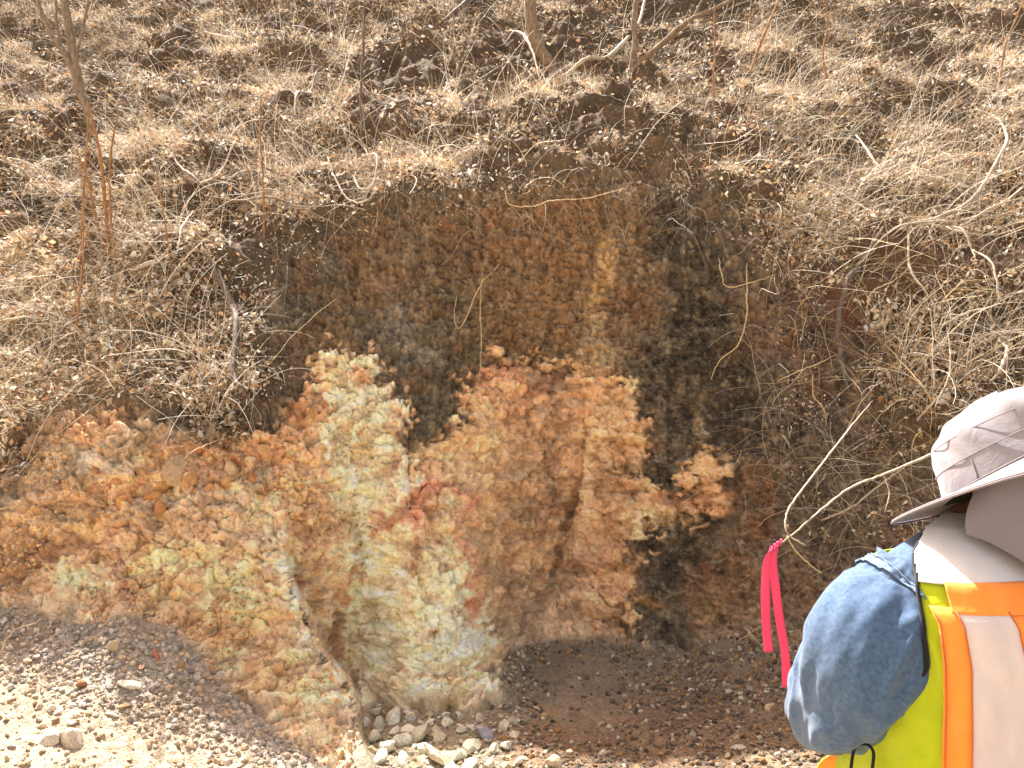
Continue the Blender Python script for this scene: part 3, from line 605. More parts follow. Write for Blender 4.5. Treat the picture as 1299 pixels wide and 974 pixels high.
midf = sstep(60, 10, np.abs(V - 245)) * sstep(330, 400, U) * sstep(1000, 900, U)
stem_field('hanging_rootlets', midf, 330, (.12, .5), (.0006, .0014), greys + straw, 'thin pale rootlets hanging over the top of the wall', (0, -.5, -.1), .3, .35, 12)

# ------------------------------------------------------------------ individual branches, vines, roots and small trees
M_bark = bark_mat("grey_bark", (92, 76, 60), (150, 132, 110)); M_pale = bark_mat("bleached_wood", (150, 134, 112), (200, 186, 162), 90)
M_dark = bark_mat("dark_root_bark", (70, 60, 52), (122, 108, 94)); M_warm = bark_mat("brown_stem_bark", (120, 84, 54), (168, 128, 86)); M_straw = bark_mat("straw_stem", (176, 150, 108), (216, 194, 150), 90)
def catmull(P_, m):
    P_ = [np.array(p, float) for p in P_]
    P_ = [2 * P_[0] - P_[1]] + P_ + [2 * P_[-1] - P_[-2]]; out = []
    for k in range(1, len(P_) - 2):
        for t in np.linspace(0, 1, m, endpoint=False):
            a, b, c, d = P_[k - 1:k + 3]
            out.append(.5 * ((2 * b) + (-a + c) * t + (2 * a - 5 * b + 4 * c - d) * t * t + (-a + 3 * b - 3 * c + d) * t ** 3))
    out.append(P_[-2]); return np.array(out)
def tube_mesh(name, pts, radii, sides=8, m=6, wob=0.0, cap=True):
    c = catmull(pts, m); k = len(c); r = np.interp(np.linspace(0, 1, k), np.linspace(0, 1, len(radii)), radii)
    if wob: c[1:-1] += rng.normal(size=(k - 2, 3)) * wob; r = r * rng.uniform(.88, 1.14, k)
    tg = unit(np.gradient(c, axis=0)); a = np.cross(tg[0], [.31, .2, .93]); a = a / np.linalg.norm(a); V_ = []
    for q in range(k):
        a = a - tg[q] * np.dot(a, tg[q]); a /= np.linalg.norm(a); b = np.cross(tg[q], a)
        for s in range(sides):
            an = 2 * np.pi * s / sides; V_.append(c[q] + r[q] * (a * math.cos(an) + b * math.sin(an)))
    idx = np.arange(k * sides).reshape(k, sides); nx = np.roll(idx, -1, 1)
    f = np.stack([idx[:-1], nx[:-1], nx[1:], idx[1:]], -1).reshape(-1, 4)
    V_ += [c[0], c[-1]]; n0 = len(V_) - 2
    caps = [[n0, idx[0, (s + 1) % sides], idx[0, s]] for s in range(sides)] + [[n0 + 1, idx[-1, s], idx[-1, (s + 1) % sides]] for s in range(sides)]
    return np.array(V_), [f, np.array(caps)]
def merge(parts):
    V_ = []; F4 = []; F3 = []; o = 0
    for v, fs in parts:
        V_.append(v)
        for f in fs: (F4 if f.shape[1] == 4 else F3).append(f + o)
        o += len(v)
    return np.vstack(V_), [np.vstack(x) for x in (F4, F3) if x]
def spath(pts, offs=0.03):
    out = []
    for q in pts:
        off = q[2] if len(q) > 2 else offs
        out.append(surf(q[0], q[1], off))
    return out
def veg_here(q): return veg[int(np.clip(np.searchsorted(vs_, q[1]), 0, nr - 1)), int(np.clip(np.searchsorted(us, q[0]), 0, nc - 1))] > .5
def branch(name, pts, wpx, mat, label, cat, group=None, off=.04, wob=.0015, sides=6, subs=()):
    w3 = [p + Vector((0, -.035, .035)) * (1.0 if veg_here(q) else .15) for p, q in zip(spath(pts, off), pts)]; rr = [a / 2 / FPX * max(w3[min(int(round(i * (len(w3) - 1) / max(1, len(wpx) - 1))), len(w3) - 1)].y, .5) for i, a in enumerate(wpx)]
    rr = [r_ * (.45 if i in (0, len(rr) - 1) and max(wpx) > 3 else 1) for i, r_ in enumerate(rr)]
    parts = [tube_mesh(name, w3, rr, sides, 7, wob)]
    for sp, sw in subs:
        s3 = spath(sp, off); parts.append(tube_mesh(name, s3, [sw / 2 / FPX * s3[0].y, .3 * sw / 2 / FPX * s3[0].y], 5, 6, wob))
    v, f = merge(parts); o = link(name, np_mesh(name, v, f), mat)
    return tag(o, label, cat, group)
def tree(label, trunk, limbs, mat, group=None, name='bare_tree'):
    """trunk: list of world points with radii; limbs the same"""
    b = Vector(trunk[0][0]); e = empty(name, b, label, 'tree', group)
    def mk(nm, pl, sides):
        v, f = tube_mesh(nm, [p - b for p, r in pl], [r for p, r in pl], sides, 7, .0025); link(nm, np_mesh(nm, v, f), mat, e)
    mk('trunk', trunk, 10)
    for l in limbs: mk('limb', l, 7)
    return e
def tp(px, py, Y, wpx): return (P(px, py, Y), wpx / 2 / FPX * Y)
def gnd(px, py): return surf(px, py, -.03)
# tree 1, top left: forked
g = gnd(118, 175); Y0 = g.y - .1
tree('slender grey forked tree rising out of the grass at top left', [(g, .034), tp(110, 140, Y0, 9), tp(100, 108, Y0, 12), tp(96, 92, Y0, 12)],
     [[tp(98, 100, Y0, 10), tp(92, 62, Y0 - .02, 10), tp(87, 32, Y0 - .03, 10), tp(80, -8, Y0 - .05, 9), tp(70, -90, Y0 - .1, 7)],
      [tp(97, 98, Y0, 9), tp(80, 64, Y0 - .05, 8), tp(66, 44, Y0 - .06, 7), tp(55, 22, Y0 - .08, 7), tp(44, -8, Y0 - .1, 6), tp(20, -80, Y0 - .2, 5)],
      [tp(94, 80, Y0, 4), tp(104, 40, Y0, 3.5), tp(112, 0, Y0, 3), tp(118, -60, Y0, 2)],
      [tp(78, 62, Y0 - .05, 4), tp(72, 30, Y0, 3.5), tp(70, 0, Y0, 3), tp(62, -50, Y0, 2)]], M_bark)
g = gnd(702, 92); Y0 = g.y
tree('smooth grey-brown tree bowing out of the bare soil at top centre', [(g, .07), tp(698, 82, Y0 - .05, 13), tp(684, 62, Y0 - .12, 15), tp(675, 35, Y0 - .16, 16), tp(673, 0, Y0 - .18, 16), tp(676, -70, Y0 - .2, 14)],
     [[tp(673, -20, Y0 - .18, 9), tp(650, -60, Y0 - .3, 8), tp(630, -110, Y0 - .4, 5)], [tp(675, -40, Y0 - .18, 9), tp(700, -90, Y0 - .3, 6)]], M_bark)
g = gnd(798, 97); Y0 = g.y - .03
tree('thin upright tree with two long side limbs right of top centre', [(g, .045), tp(803, 80, Y0, 9), tp(806, 52, Y0 - .03, 8), tp(805, 25, Y0 - .03, 8), tp(808, -5, Y0 - .03, 7), tp(812, -80, Y0, 5)],
     [[tp(800, 92, Y0, 6), tp(820, 72, Y0 - .1, 6), tp(845, 50, Y0 - .2, 5.5), tp(875, 25, Y0 - .3, 5), tp(925, 2, Y0 - .4, 4.5), tp(990, -30, Y0 - .5, 3)],
      [tp(806, 90, Y0, 5), tp(835, 62, Y0 - .1, 5), tp(862, 38, Y0 - .2, 4), tp(885, 12, Y0 - .3, 3.6), tp(900, -30, Y0 - .3, 3)]], M_bark)
# slim saplings standing in the grass
saps = [([(455, 178), (458, 120), (461, 60), (463, -10)], 4.5, 'dark slim sapling standing left of the bare hollow at top centre'),
        ([(137, 335), (133, 260), (126, 190), (112, 130)], 5, 'tallest brown stem of the clump below the forked tree'),
        ([(146, 345), (140, 270), (140, 200), (150, 140)], 3.6, 'brown stem leaning right in the clump below the forked tree'),
        ([(102, 345), (104, 280), (108, 210), (112, 150)], 3, 'thin dark stem left of the clump below the forked tree'),
        ([(132, 330), (120, 270), (112, 230), (96, 190)], 3, 'brown stem leaning left in the clump below the forked tree'),
        ([(92, 440), (100, 380), (105, 320), (106, 250)], 3, 'thin straight stem above the left bank edge'),
        ([(215, 350), (212, 300), (204, 250), (198, 215)], 2.4, 'fine dark stem between the stem clump and the fallen branches'),
        ([(335, 300), (334, 240), (330, 170), (331, 120)], 3, 'straight straw-brown stem right of the fallen branches'),
        ([(906, 160), (905, 110), (907, 60), (906, 5)], 3, 'fine upright stem in the pale grass right of the two-limbed tree'),
        ([(950, 95), (962, 62), (975, 30), (992, -10)], 4, 'leaning brown stem in the pale grass at upper right'),
        ([(1050, 110), (1044, 70), (1050, 30), (1046, -5)], 2.6, 'fine pale upright stem in the grass at upper right'),
        ([(1268, 110), (1275, 60), (1290, 20), (1310, -20)], 3, 'pale stem leaning right in the top right corner')]
for pts, wd, lab in saps:
    q = [(x, y, .02 + .10 * k) for k, (x, y) in enumerate(pts)]
    # keep stems upright in the world: they climb from their foot at a nearly constant distance
    f0 = surf(pts[0][0], pts[0][1], -.02); w3 = [f0] + [P(x, y, f0.y - .03 - .05 * k) for k, (x, y) in enumerate(pts[1:])]
    v, f = tube_mesh('sapling', w3, [wd / 2 / FPX * f0.y * a for a in (1, .9, .75, .5)], 7, 7, .002)
    tag(link('sapling', np_mesh('sapling', v, f), M_warm if wd != 4.5 else M_dark), lab, 'sapling', 'slim bare stems standing in the grass')
B = 'bare_branch'; GB = 'fallen branches on the left bank'
branch(B, [(213, 195), (232, 222), (250, 240), (270, 254)], [3, 5, 6], M_bark, 'grey fallen branch running down to the meeting point of the fallen branches', 'branch', GB, .05)
branch(B, [(262, 256, .1), (300, 254, .1), (345, 262, .1), (395, 278, .08), (445, 290, .04)], [6, 4, 3], M_bark, 'long grey fallen branch reaching right onto the dark wall', 'branch', GB, subs=[([(300, 254, .1), (330, 230, .12), (350, 215, .1)], 3)])
branch(B, [(165, 352), (205, 320), (240, 288), (268, 256)], [3, 6, 8], M_bark, 'thickest fallen branch slanting down left from the meeting point', 'branch', GB, .07, subs=[([(205, 320, .07), (180, 322, .08), (150, 335, .05)], 3)])
branch(B, [(230, 335), (236, 300), (244, 268)], [3, 4, 4], M_pale, 'short pale branch standing in the fork of fallen branches', 'branch', GB, .06)
branch(B, [(240, 232), (262, 245), (280, 220), (300, 190)], [3, 3, 2], M_pale, 'thin pale crooked branch above the fallen branches', 'branch', GB, .08)
branch(B, [(58, 256), (90, 255), (132, 257)], [2.5, 4, 2], M_dark, 'straight dark stick lying level in the left grass', 'branch', GB, .03)
branch(B, [(60, 452), (85, 425), (110, 395), (138, 372)], [4, 4, 3], M_bark, 'grey stick slanting over the pale straw of the left bank', 'branch', GB, .04)
branch(B, [(150, 512), (135, 488), (115, 466), (92, 456)], [2, 3, 5], M_pale, 'bleached stick with a broad white end above the orange clay', 'branch', GB, .04)
branch(B, [(140, 400), (178, 392), (215, 380), (248, 392)], [3, 4, 3], M_bark, 'crooked stick lying above the bare soil of the left bank', 'branch', GB, .05)
branch(B, [(165, 345), (185, 346), (205, 338), (222, 322)], [6, 7, 3], M_pale, 'bleached bowed stick below the fallen branches', 'branch', GB, .06)
branch('root', [(262, 330), (280, 358), (294, 388), (302, 420), (300, 455), (301, 495), (312, 515), (328, 534)], [5, 8, 9, 7, 7, 6, 4, 3], M_dark, 'dark grey root hanging down to the orange clay on the left', 'root', None, .05,
       subs=[([(294, 388, .05), (312, 400, .06), (340, 425, .05), (365, 450, .03)], 4), ([(280, 358, .05), (300, 340, .06), (308, 325, .05)], 3)])
branch('root', [(1108, 312), (1090, 340), (1070, 366), (1062, 405), (1066, 450), (1076, 500)], [7, 8, 8, 7, 7, 5], M_dark, 'dark root hanging down the shaded wall above the flagged vine', 'root', None, .06,
       subs=[([(1066, 415, .06), (1048, 440, .07), (1038, 470, .06), (1040, 500, .05)], 3)])
branch(B, [(690, 100), (715, 92), (742, 88), (768, 76), (792, 56), (808, 32), (818, 5), (824, -20)], [4, 5, 5, 5, 5, 4, 4, 3], M_pale, 'pale arching branch between the two trees at top centre', 'branch', None, .12)
branch(B, [(640, 35), (660, 55), (674, 78), (684, 100)], [3, 4, 3], M_pale, 'pale forked branch leaning on the bare soil left of the bowed tree', 'branch', None, .08, subs=[([(640, 35, .08), (625, 30, .1), (612, 20, .1)], 2.4), ([(650, 45, .08), (638, 52, .1), (628, 60, .08)], 2)])
branch(B, [(560, 30), (582, 18), (604, 2), (625, -15)], [7, 8, 7], M_dark, 'thick dark branch leaning across the grass left of top centre', 'branch', None, .2)
branch(B, [(375, 160), (380, 135), (390, 112), (400, 95)], [7, 5, 4], M_bark, 'short crooked grey branch in the grass at upper left', 'branch', None, .08, subs=[([(382, 130, .08), (398, 118, .1), (412, 112, .1)], 3)])
branch(B, [(262, 48), (280, 51), (300, 53)], [6, 8, 5], M_pale, 'bleached log end lying in the grass at upper left', 'branch', None, .04)
vines = [([(450, 205), (470, 200), (481, 218), (474, 240), (456, 243), (448, 226), (460, 210)], 3, 'pale curled vine making a ring on the dark soil at left centre'),
         ([(425, 235), (440, 256), (462, 262), (480, 250)], 2.6, 'pale looped vine just below the curled ring of vine'),
         ([(640, 243), (646, 256), (672, 257), (700, 252), (745, 249), (790, 240)], 2.2, 'long level vine stretched along the top of the wall'),
         ([(612, 345), (608, 380), (609, 430), (608, 482)], 1.8, 'straight fine rootlet hanging down the middle of the dark wall'),
         ([(632, 335), (610, 360), (592, 395), (583, 412), (576, 400), (580, 372)], 1.8, 'fine looped rootlet beside the straight rootlet on the dark wall'),
         ([(948, 330), (946, 375), (947, 400), (936, 435), (912, 455), (900, 480)], 2.4, 'thin pale vine hanging down the near-black part of the wall'),
         ([(912, 322), (914, 350), (925, 362), (960, 358), (988, 345)], 2, 'thin vine hooked across the upper right of the wall'),
         ([(1030, 228), (1058, 233), (1088, 248), (1108, 272), (1125, 305)], 4, 'pale bowed vine falling through the brush at upper right'),
         ([(1085, 170), (1100, 188), (1112, 205), (1122, 222)], 4, 'short pale crooked stick in the brush at upper right'),
         ([(1236, 140), (1262, 150), (1275, 172), (1262, 210), (1235, 245), (1190, 278), (1140, 300), (1098, 330)], 5, 'long whitish vine curving down from the top of the right brush'),
         ([(1320, 232), (1270, 262), (1225, 275), (1170, 290), (1120, 318), (1080, 350)], 4, 'upper straight vine slanting down from the right edge'),
         ([(1320, 258), (1260, 272), (1210, 288), (1160, 300), (1110, 345)], 3.5, 'lower straight vine slanting down from the right edge'),
         ([(1320, 285), (1270, 300), (1225, 305), (1190, 290), (1170, 285)], 2.5, 'thin vine branching level toward the right edge'),
         ([(1198, 290), (1215, 300), (1228, 318), (1232, 345)], 3.5, 'short forked vine end hanging over reddish soil'),
         ([(1145, 305), (1150, 340), (1172, 372), (1178, 382)], 3, 'pale stem dropping from the knot of the right vines'),
         ([(1100, 402), (1098, 385), (1108, 372), (1130, 362), (1148, 345)], 2.2, 'thin looped tendril at the middle of the right brush'),
         ([(1180, 400), (1215, 370), (1260, 355), (1320, 330)], 2.2, 'thin stem reaching up right across the reddish soil'),
         ([(1192, 420), (1210, 402), (1240, 398), (1262, 412), (1280, 420)], 2.6, 'bent stem above the pale leaf clump at right'),
         ([(1262, 425), (1273, 448), (1262, 478), (1245, 500)], 6, 'thick bleached bowed stick beside the pale leaf clump at right'),
         ([(1230, 322), (1250, 345), (1262, 378), (1258, 398)], 3, 'bleached zigzag twig at the right edge of the reddish soil'),
         ([(985, 482), (1010, 470), (1040, 458), (1062, 448)], 2.4, 'straight pale twig lying across the grey soil at right'),
         ([(1030, 475), (1032, 500), (1045, 522), (1046, 540)], 2.2, 'bent twig hanging left of the dark root'),
         ([(1155, 545), (1185, 515), (1200, 470), (1196, 420)], 2.6, 'upright pale stem behind the hat'),
         ([(1120, 440), (1145, 480), (1170, 520), (1180, 560)], 2.4, 'thin brown stem slanting behind the hat'),
         ([(1040, 660), (1080, 640), (1120, 612), (1165, 580)], 2.6, 'dark thin stem low on the wall left of the hat'),
         ([(-20, 648), (10, 645), (38, 638)], 2.4, 'short pale twig sticking out of the clay at the left edge'),
         ([(126, 622), (134, 610), (140, 600)], 2, 'tiny pale twig stuck in the orange clay'),
         ([(0, 830), (15, 800), (45, 790), (60, 775)], 2, 'dry twig on the rubble at the lower left edge'),
         ([(940, 793), (952, 806), (966, 822)], 3.4, 'short white twig on the dark gravel below the pink tape'),
         ([(935, 815), (955, 800), (972, 790)], 1.8, 'fine straw crossing the short white twig')]
for pts, wd, lab in vines:
    wd = wd * .7 if wd <= 2.4 else wd
    k = len(pts); q = [(x, y, .02 + .13 * math.sin(math.pi * a / (k - 1)) * min(1, wd / 3)) for a, (x, y) in enumerate(pts)]
    branch('vine' if 'vine' in lab else ('rootlet' if 'rootlet' in lab else 'twig'), q, [wd, wd, wd * .6], M_pale if wd > 2.4 else M_straw, lab, 'vine' if 'vine' in lab else 'twig', 'loose vines and twigs over the bank', wob=.002, sides=5)
# bare shrubs in the brush at the right and a few on the hill: each one thing, stems in one mesh
M_shrub = M_stem
def shrub(px, py, h, nst, lab, pal, spread=.5, r=.0016, name='bare_shrub', twigs=4):
    b = surf(px, py, -.02); st = []; n = nst
    base = np.tile(np.array(b), (n, 1)) + rng.normal(size=(n, 3)) * .03
    d = np.array([0, -.25, 1.0]) + rng.normal(size=(n, 3)) * spread
    L = h * rng.uniform(.6, 1.1, n); pth = wander(n, 14, base, d, L, .07, .03)
    rad = r * rng.uniform(.7, 1.2, n)[:, None] * np.linspace(1, .35, 14)[None]; m1 = tubes('x', pth, rad, pick(pal, n), 4)
    nt2 = n * twigs; a = rng.integers(0, n, nt2); s = rng.integers(3, 12, nt2); st2 = pth[a, s]; dir2 = unit(pth[a, s + 1] - pth[a, s]) + rng.normal(size=(nt2, 3)) * .6
    p2 = wander(nt2, 14, st2, dir2, h * rng.uniform(.12, .35, nt2), .09, .03); r2 = rad[a, s][:, None] * .6 * np.linspace(1, .4, 14)[None]
    allp = np.concatenate([pth, p2]); allr = np.concatenate([rad, r2]); me = tubes(name, allp - np.array(b), allr, pick(pal, n + nt2), 4)
    bpy.data.meshes.remove(m1); o = link(name, me, M_stem); o.location = b
    return tag(o, lab, 'shrub', 'bare shrubs on the bank')
gp = greys + [(206, 194, 166)]; wp = [(150, 112, 74), (170, 130, 86), (128, 96, 66)]
for a in [(1160, 330, .75, 9, 'pale leafless shrub at the knot of the right vines', gp), (1240, 300, .7, 8, 'pale leafless shrub above the reddish soil near the right edge', gp), (1130, 480, .7, 9, 'straw-coloured leafless shrub right of the dark root', gp + straw),
          (1180, 520, .65, 9, 'leafless shrub directly above the hat', straw), (1270, 480, .5, 8, 'leafless shrub beside the thick bowed stick at the right edge', gp), (1090, 600, .4, 7, 'low leafless shrub left of the hat', straw + browns),
          (1000, 360, .35, 6, 'small wiry shrub hanging at the upper right of the wall', gp), (1050, 300, .5, 8, 'leafless shrub above the top of the dark root', gp), (600, 235, .5, 7, 'wiry shrub on the lip of the wall at top centre', gp),
          (540, 215, .45, 8, 'wiry shrub between the ring of vine and the wall lip', gp + straw), (140, 325, .9, 12, 'tall brown twiggy shrub below the forked tree', wp), (350, 330, .35, 6, 'small wiry shrub at the left end of the dark wall', gp),
          (1180, 200, .5, 9, 'pale twiggy shrub at the top of the right brush', gp + straw), (60, 120, .8, 9, 'brown twiggy shrub under the forked tree at the left edge', wp), (330, 180, .5, 9, 'straw twiggy shrub in the upper left grass', straw),
          (950, 220, .35, 6, 'small twiggy shrub over the right corner of the wall', gp)]: shrub(*a)

# ------------------------------------------------------------------ stones
def stone_mesh(seed, flat=.7, sub=3):
    r = np.random.default_rng(seed); bm = bmesh.new(); bmesh.ops.create_icosphere(bm, subdivisions=sub, radius=1)
    pl = unit(r.normal(size=(17, 3))); dist = r.uniform(.46, .80, 17); sc = np.array([1, r.uniform(.65, .95), flat * r.uniform(.7, 1.1)])
    co = np.array([v.co[:] for v in bm.verts])
    for n_, d_ in zip(pl, dist):
        e = np.clip(co @ n_ - d_, 0, None); co = co - e[:, None] * n_ * .96
    co *= 1.25; co += unit(co) * (.06 * fbm(co[:, 0] * 3 + seed, co[:, 1] * 3 + co[:, 2] * 2, seed, 3))[:, None]
    co *= sc
    F = np.array([[v.index for v in f.verts] for f in bm.faces]); bm.free(); return co, F
STN = [stone_mesh(s, .55 + .12 * (s % 4)) for s in range(14)]
def rot_rand(tilt=.5):
    return Matrix.Rotation(random.uniform(0, 6.28), 3, 'Z') @ Matrix.Rotation(random.gauss(0, tilt), 3, 'X') @ Matrix.Rotation(random.gauss(0, tilt), 3, 'Y')
stone_cache = {}
def stone_obj(px, py, spx, col, lab, group, sink=.35, flat=False):
    px = float(px); py = float(py)
    p, n_, j, i = g_at(px, py); s = spx / 2 / FPX * p[1]; k = random.randrange(14); key = (k, tuple(col))
    if key not in stone_cache:
        co, F = STN[k]; c = np.tile(lin(col) * random.uniform(.85, 1.1), (len(co), 1)); c *= (1 + .25 * fbm(co[:, 0] * 2, co[:, 2] * 2 + co[:, 1], k + 5, 3))[:, None]
        me = np_mesh('rock', co, F, c, False); me.materials.append(M_boulder); stone_cache[key] = me
    o = bpy.data.objects.new('rock', stone_cache[key]); COL.objects.link(o)
    nn = Vector(n_); o.location = Vector(p) + nn * s * (1 - 2 * sink) * .5
    q = nn.to_track_quat('Z', 'Y').to_matrix() @ rot_rand(.35); o.rotation_euler = q.to_euler(); o.scale = (s, s * random.uniform(.8, 1.1), s * random.uniform(.8, 1.05))
    return tag(o, lab, 'rock', group)
gl = 'loose rocks below the bank'
# pale rubble heap at the foot of the cream buttress
heap = [(612, 930, 22), (596, 948, 26), (575, 958, 24), (548, 962, 36), (530, 935, 24), (508, 940, 22), (500, 925, 18), (480, 918, 20), (520, 925, 16), (556, 935, 18), (490, 950, 26), (538, 950, 20), (625, 950, 14),
        (640, 945, 18), (500, 905, 22), (475, 900, 14), (462, 915, 14), (585, 925, 14), (565, 915, 13), (545, 912, 12), (520, 905, 12), (598, 968, 20), (480, 965, 22), (510, 966, 18), (620, 970, 18), (700, 968, 18),
        (570, 972, 14), (655, 965, 12), (470, 935, 16), (552, 922, 11), (534, 916, 12), (586, 940, 12)]
special = {0: ((158, 156, 160), 'bluish-grey rock at the right end of the pale rubble heap'), 3: ((206, 188, 160), 'largest cream rock of the rubble heap, at the bottom edge'), 14: ((208, 202, 180), 'white rock on top of the rubble heap under the buttress'),
           16: ((214, 208, 192), 'whitish rock at the left end of the rubble heap'), 25: ((200, 178, 150), 'lone cream rock on the gravel right of the rubble heap')}
for k, (x, y, s) in enumerate(heap):
    c, l = special.get(k, (random.choice([(204, 196, 170), (192, 186, 162), (214, 206, 186), (186, 176, 150)]), 'pale angular rock in the heap at the foot of the cream buttress'))
    stone_obj(x, y, s * 1.25, c, l, gl, .2)
for k in range(52):
    x = random.uniform(462, 655); y = random.uniform(900, 985)
    stone_obj(x, y, random.uniform(8, 19), random.choice([(196, 188, 164), (180, 172, 150), (208, 200, 180), (168, 150, 122)]), 'pale angular rock in the heap at the foot of the cream buttress', gl)
# pinkish and grey rubble on the left shelf
lr = [(178, 845, 16, (168, 128, 104), 'pink rock in the middle of the grey rubble on the left shelf'), (196, 832, 18, (170, 120, 92), 'reddish rock in the grey rubble right of the pink one'), (142, 822, 16, (170, 150, 120), 'tan rock in the grey rubble below the root-like seam'),
      (228, 846, 16, (176, 142, 100), 'ochre rock at the right side of the grey rubble'), (162, 872, 30, (214, 206, 190), 'large white rock lying at the edge of the sunlight on the left'), (140, 908, 16, (200, 186, 164), 'whitish rock just below the large white rock'),
      (60, 940, 30, (206, 192, 168), 'large pale rock in the full sun at bottom left'), (90, 945, 34, (200, 186, 166), 'widest pale rock in the full sun at bottom left'), (155, 898, 18, (196, 164, 124), 'tan rock beside the large white rock'),
      (105, 868, 16, (150, 110, 84), 'brown rock at the shadow edge on the left')]
for x, y, s, c, l in lr: stone_obj(x, y, s, c, l, gl, .3)
for k in range(62):
    x = random.uniform(90, 300); y = 800 + (x - 90) * .28 + random.uniform(-20, 60)
    stone_obj(x, y, random.uniform(5, 11), random.choice([(172, 162, 148), (184, 172, 156), (156, 144, 130), (190, 160, 130)]), 'small grey rubble rock on the left shelf', gl)
for k in range(44):
    x = random.uniform(0, 330); y = random.uniform(880 + x * .25, 985)
    stone_obj(x, y, random.uniform(6, 14), random.choice([(196, 182, 158), (180, 160, 132), (206, 194, 172)]), 'small pale rock on the sunlit ground at bottom left', gl)
# slabby orange blocks breaking out of the left face
bl = [(225, 598, 46, 20), (205, 612, 26, 16), (190, 625, 24, 18), (165, 620, 20, 14), (155, 634, 22, 16), (100, 660, 30, 18), (48, 650, 26, 16), (75, 658, 24, 14), (240, 612, 30, 14), (260, 632, 26, 16), (200, 645, 20, 14), (290, 592, 26, 14),
      (140, 612, 20, 12), (340, 572, 26, 12), (358, 566, 20, 10), (375, 590, 18, 12), (318, 603, 20, 12), (285, 612, 22, 12), (395, 520, 20, 22), (412, 512, 14, 20), (180, 598, 24, 12), (120, 595, 18, 10)]
for k, (x, y, sx, sy) in enumerate(bl):
    stone_obj(x, y, sx * .95, random.choice([(190, 138, 86), (196, 152, 104), (182, 130, 84), (186, 158, 122)]), 'orange clay block breaking out of the left face' if k else 'largest flat orange slab jutting out of the left face', 'orange blocks in the left face', .62)
for k in range(58):
    x = random.uniform(60, 420); y = random.uniform(590, 660) - max(0, x - 280) * .3
    stone_obj(x, y, random.uniform(6, 13), random.choice([(188, 140, 90), (196, 158, 112), (182, 134, 90), (182, 160, 130)]), 'orange clay block breaking out of the left face', 'orange blocks in the left face', .62)
# dark gravel floor on the right
rr_ = [(925, 874, 14, (176, 172, 160), 'grey-white rock on the dark gravel left of the elbow'), (950, 868, 14, (150, 140, 120), 'tan-grey rock nearest the elbow on the dark gravel'), (975, 893, 16, (190, 164, 128), 'flat pale rock beside the elbow'), (936, 950, 20, (168, 160, 148), 'grey rock near the bottom edge of the dark gravel'),
       (955, 840, 9, (170, 150, 120), 'small tan rock below the long pink tape tail'), (875, 874, 10, (204, 200, 190), 'small white rock in the middle of the gravel floor'), (682, 896, 12, (204, 196, 176), 'small white rock right of the cream buttress foot'), (690, 906, 14, (196, 168, 118), 'yellowish rock right of the cream buttress foot')]
for x, y, s, c, l in rr_: stone_obj(x, y, s, c, l, gl, .3)
# pebbles: uncountable
def pebbles(name, dens, n, size, pal, lab, mat=M_stone):
    j, i = sampler(dens, n); base = np.stack([X2[j, i], Y2[j, i], Z2[j, i]], 1); nn = NN[j, i]; pal = np.array(pal)
    bm = bmesh.new(); bmesh.ops.create_icosphere(bm, subdivisions=1, radius=1); co0 = np.array([v.co[:] for v in bm.verts]); F = np.array([[v.index for v in f.verts] for f in bm.faces]); bm.free(); m = len(co0)
    t, b = frame_from(unit(nn + rng.normal(size=nn.shape) * .3)); nr_ = np.cross(t, b)
    s = (size[0] + (size[1] - size[0]) * rng.uniform(0, 1, n) ** 4.5); jit = 1 + rng.normal(size=(n, m)) * .16
    sc = np.stack([s, s * rng.uniform(.6, 1, n), s * rng.uniform(.4, .8, n)], 1); l = co0[None] * jit[..., None] * sc[:, None]
    v = base[:, None] + nn[:, None] * s[:, None, None] * .2 + l[..., :1] * t[:, None] + l[..., 1:2] * b[:, None] + l[..., 2:] * nr_[:, None]
    f = (F[None] + (np.arange(n) * m)[:, None, None]).reshape(-1, 3); c = np.repeat(lin(pal[rng.integers(0, len(pal), n)]) * rng.uniform(.7, 1.15, (n, 1)), m, 0)
    return tag(link(name, np_mesh(name, v.reshape(-1, 3), f, c, False), mat), lab, 'gravel', None, 'stuff')
fl = sstep(-3, 8, floor_sd)
smooth_patch = 1 - .75 * sstep(1.2, .7, np.hypot((WX - 735) / 60, (WY - 880) / 60))
pebbles('gravel', fl * sstep(600, 680, U) * smooth_patch, 60000, (.002, .020), [(104, 90, 74), (126, 108, 86), (146, 130, 106), (88, 78, 66), (176, 164, 144), (150, 118, 80), (118, 104, 88)], 'dark brown gravel on the ground right of the cream buttress')
pebbles('pale_gravel', fl * sstep(470, 480, U) * sstep(690, 640, U), 6000, (.003, .018), [(186, 178, 154), (168, 160, 138), (200, 192, 172), (150, 132, 104)], 'pale gravel between the rocks below the cream buttress')
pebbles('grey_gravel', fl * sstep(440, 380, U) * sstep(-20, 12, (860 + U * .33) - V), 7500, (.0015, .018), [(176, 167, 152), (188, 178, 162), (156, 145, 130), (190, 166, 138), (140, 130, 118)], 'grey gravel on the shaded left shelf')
pebbles('sunlit_gravel', fl * sstep(450, 400, U) * sstep(-12, 20, V - (835 + U * .37)), 9000, (.0015, .016), [(190, 172, 142), (172, 148, 116), (204, 190, 164), (150, 122, 92)], 'pale sunlit gravel in the bottom left corner')  # stones paler and warmer past the shadow edge: sunlight put into their colour
crumb = rock * orange * sstep(.0, .35, fbm(X * 4, T * 4, 130, 3)) * sstep(480, 420, U)
pebbles('clay_crumbs', crumb, 10000, (.002, .013), [(206, 160, 108), (212, 178, 132), (196, 146, 96), (204, 184, 150)], 'orange clay crumbs clinging to the left face')
crumb2 = rock * (1 - orange) * sstep(.1, .5, fbm(X * 7, T * 7, 131, 3)) * sstep(380, 430, V) * sstep(780, 830, U)
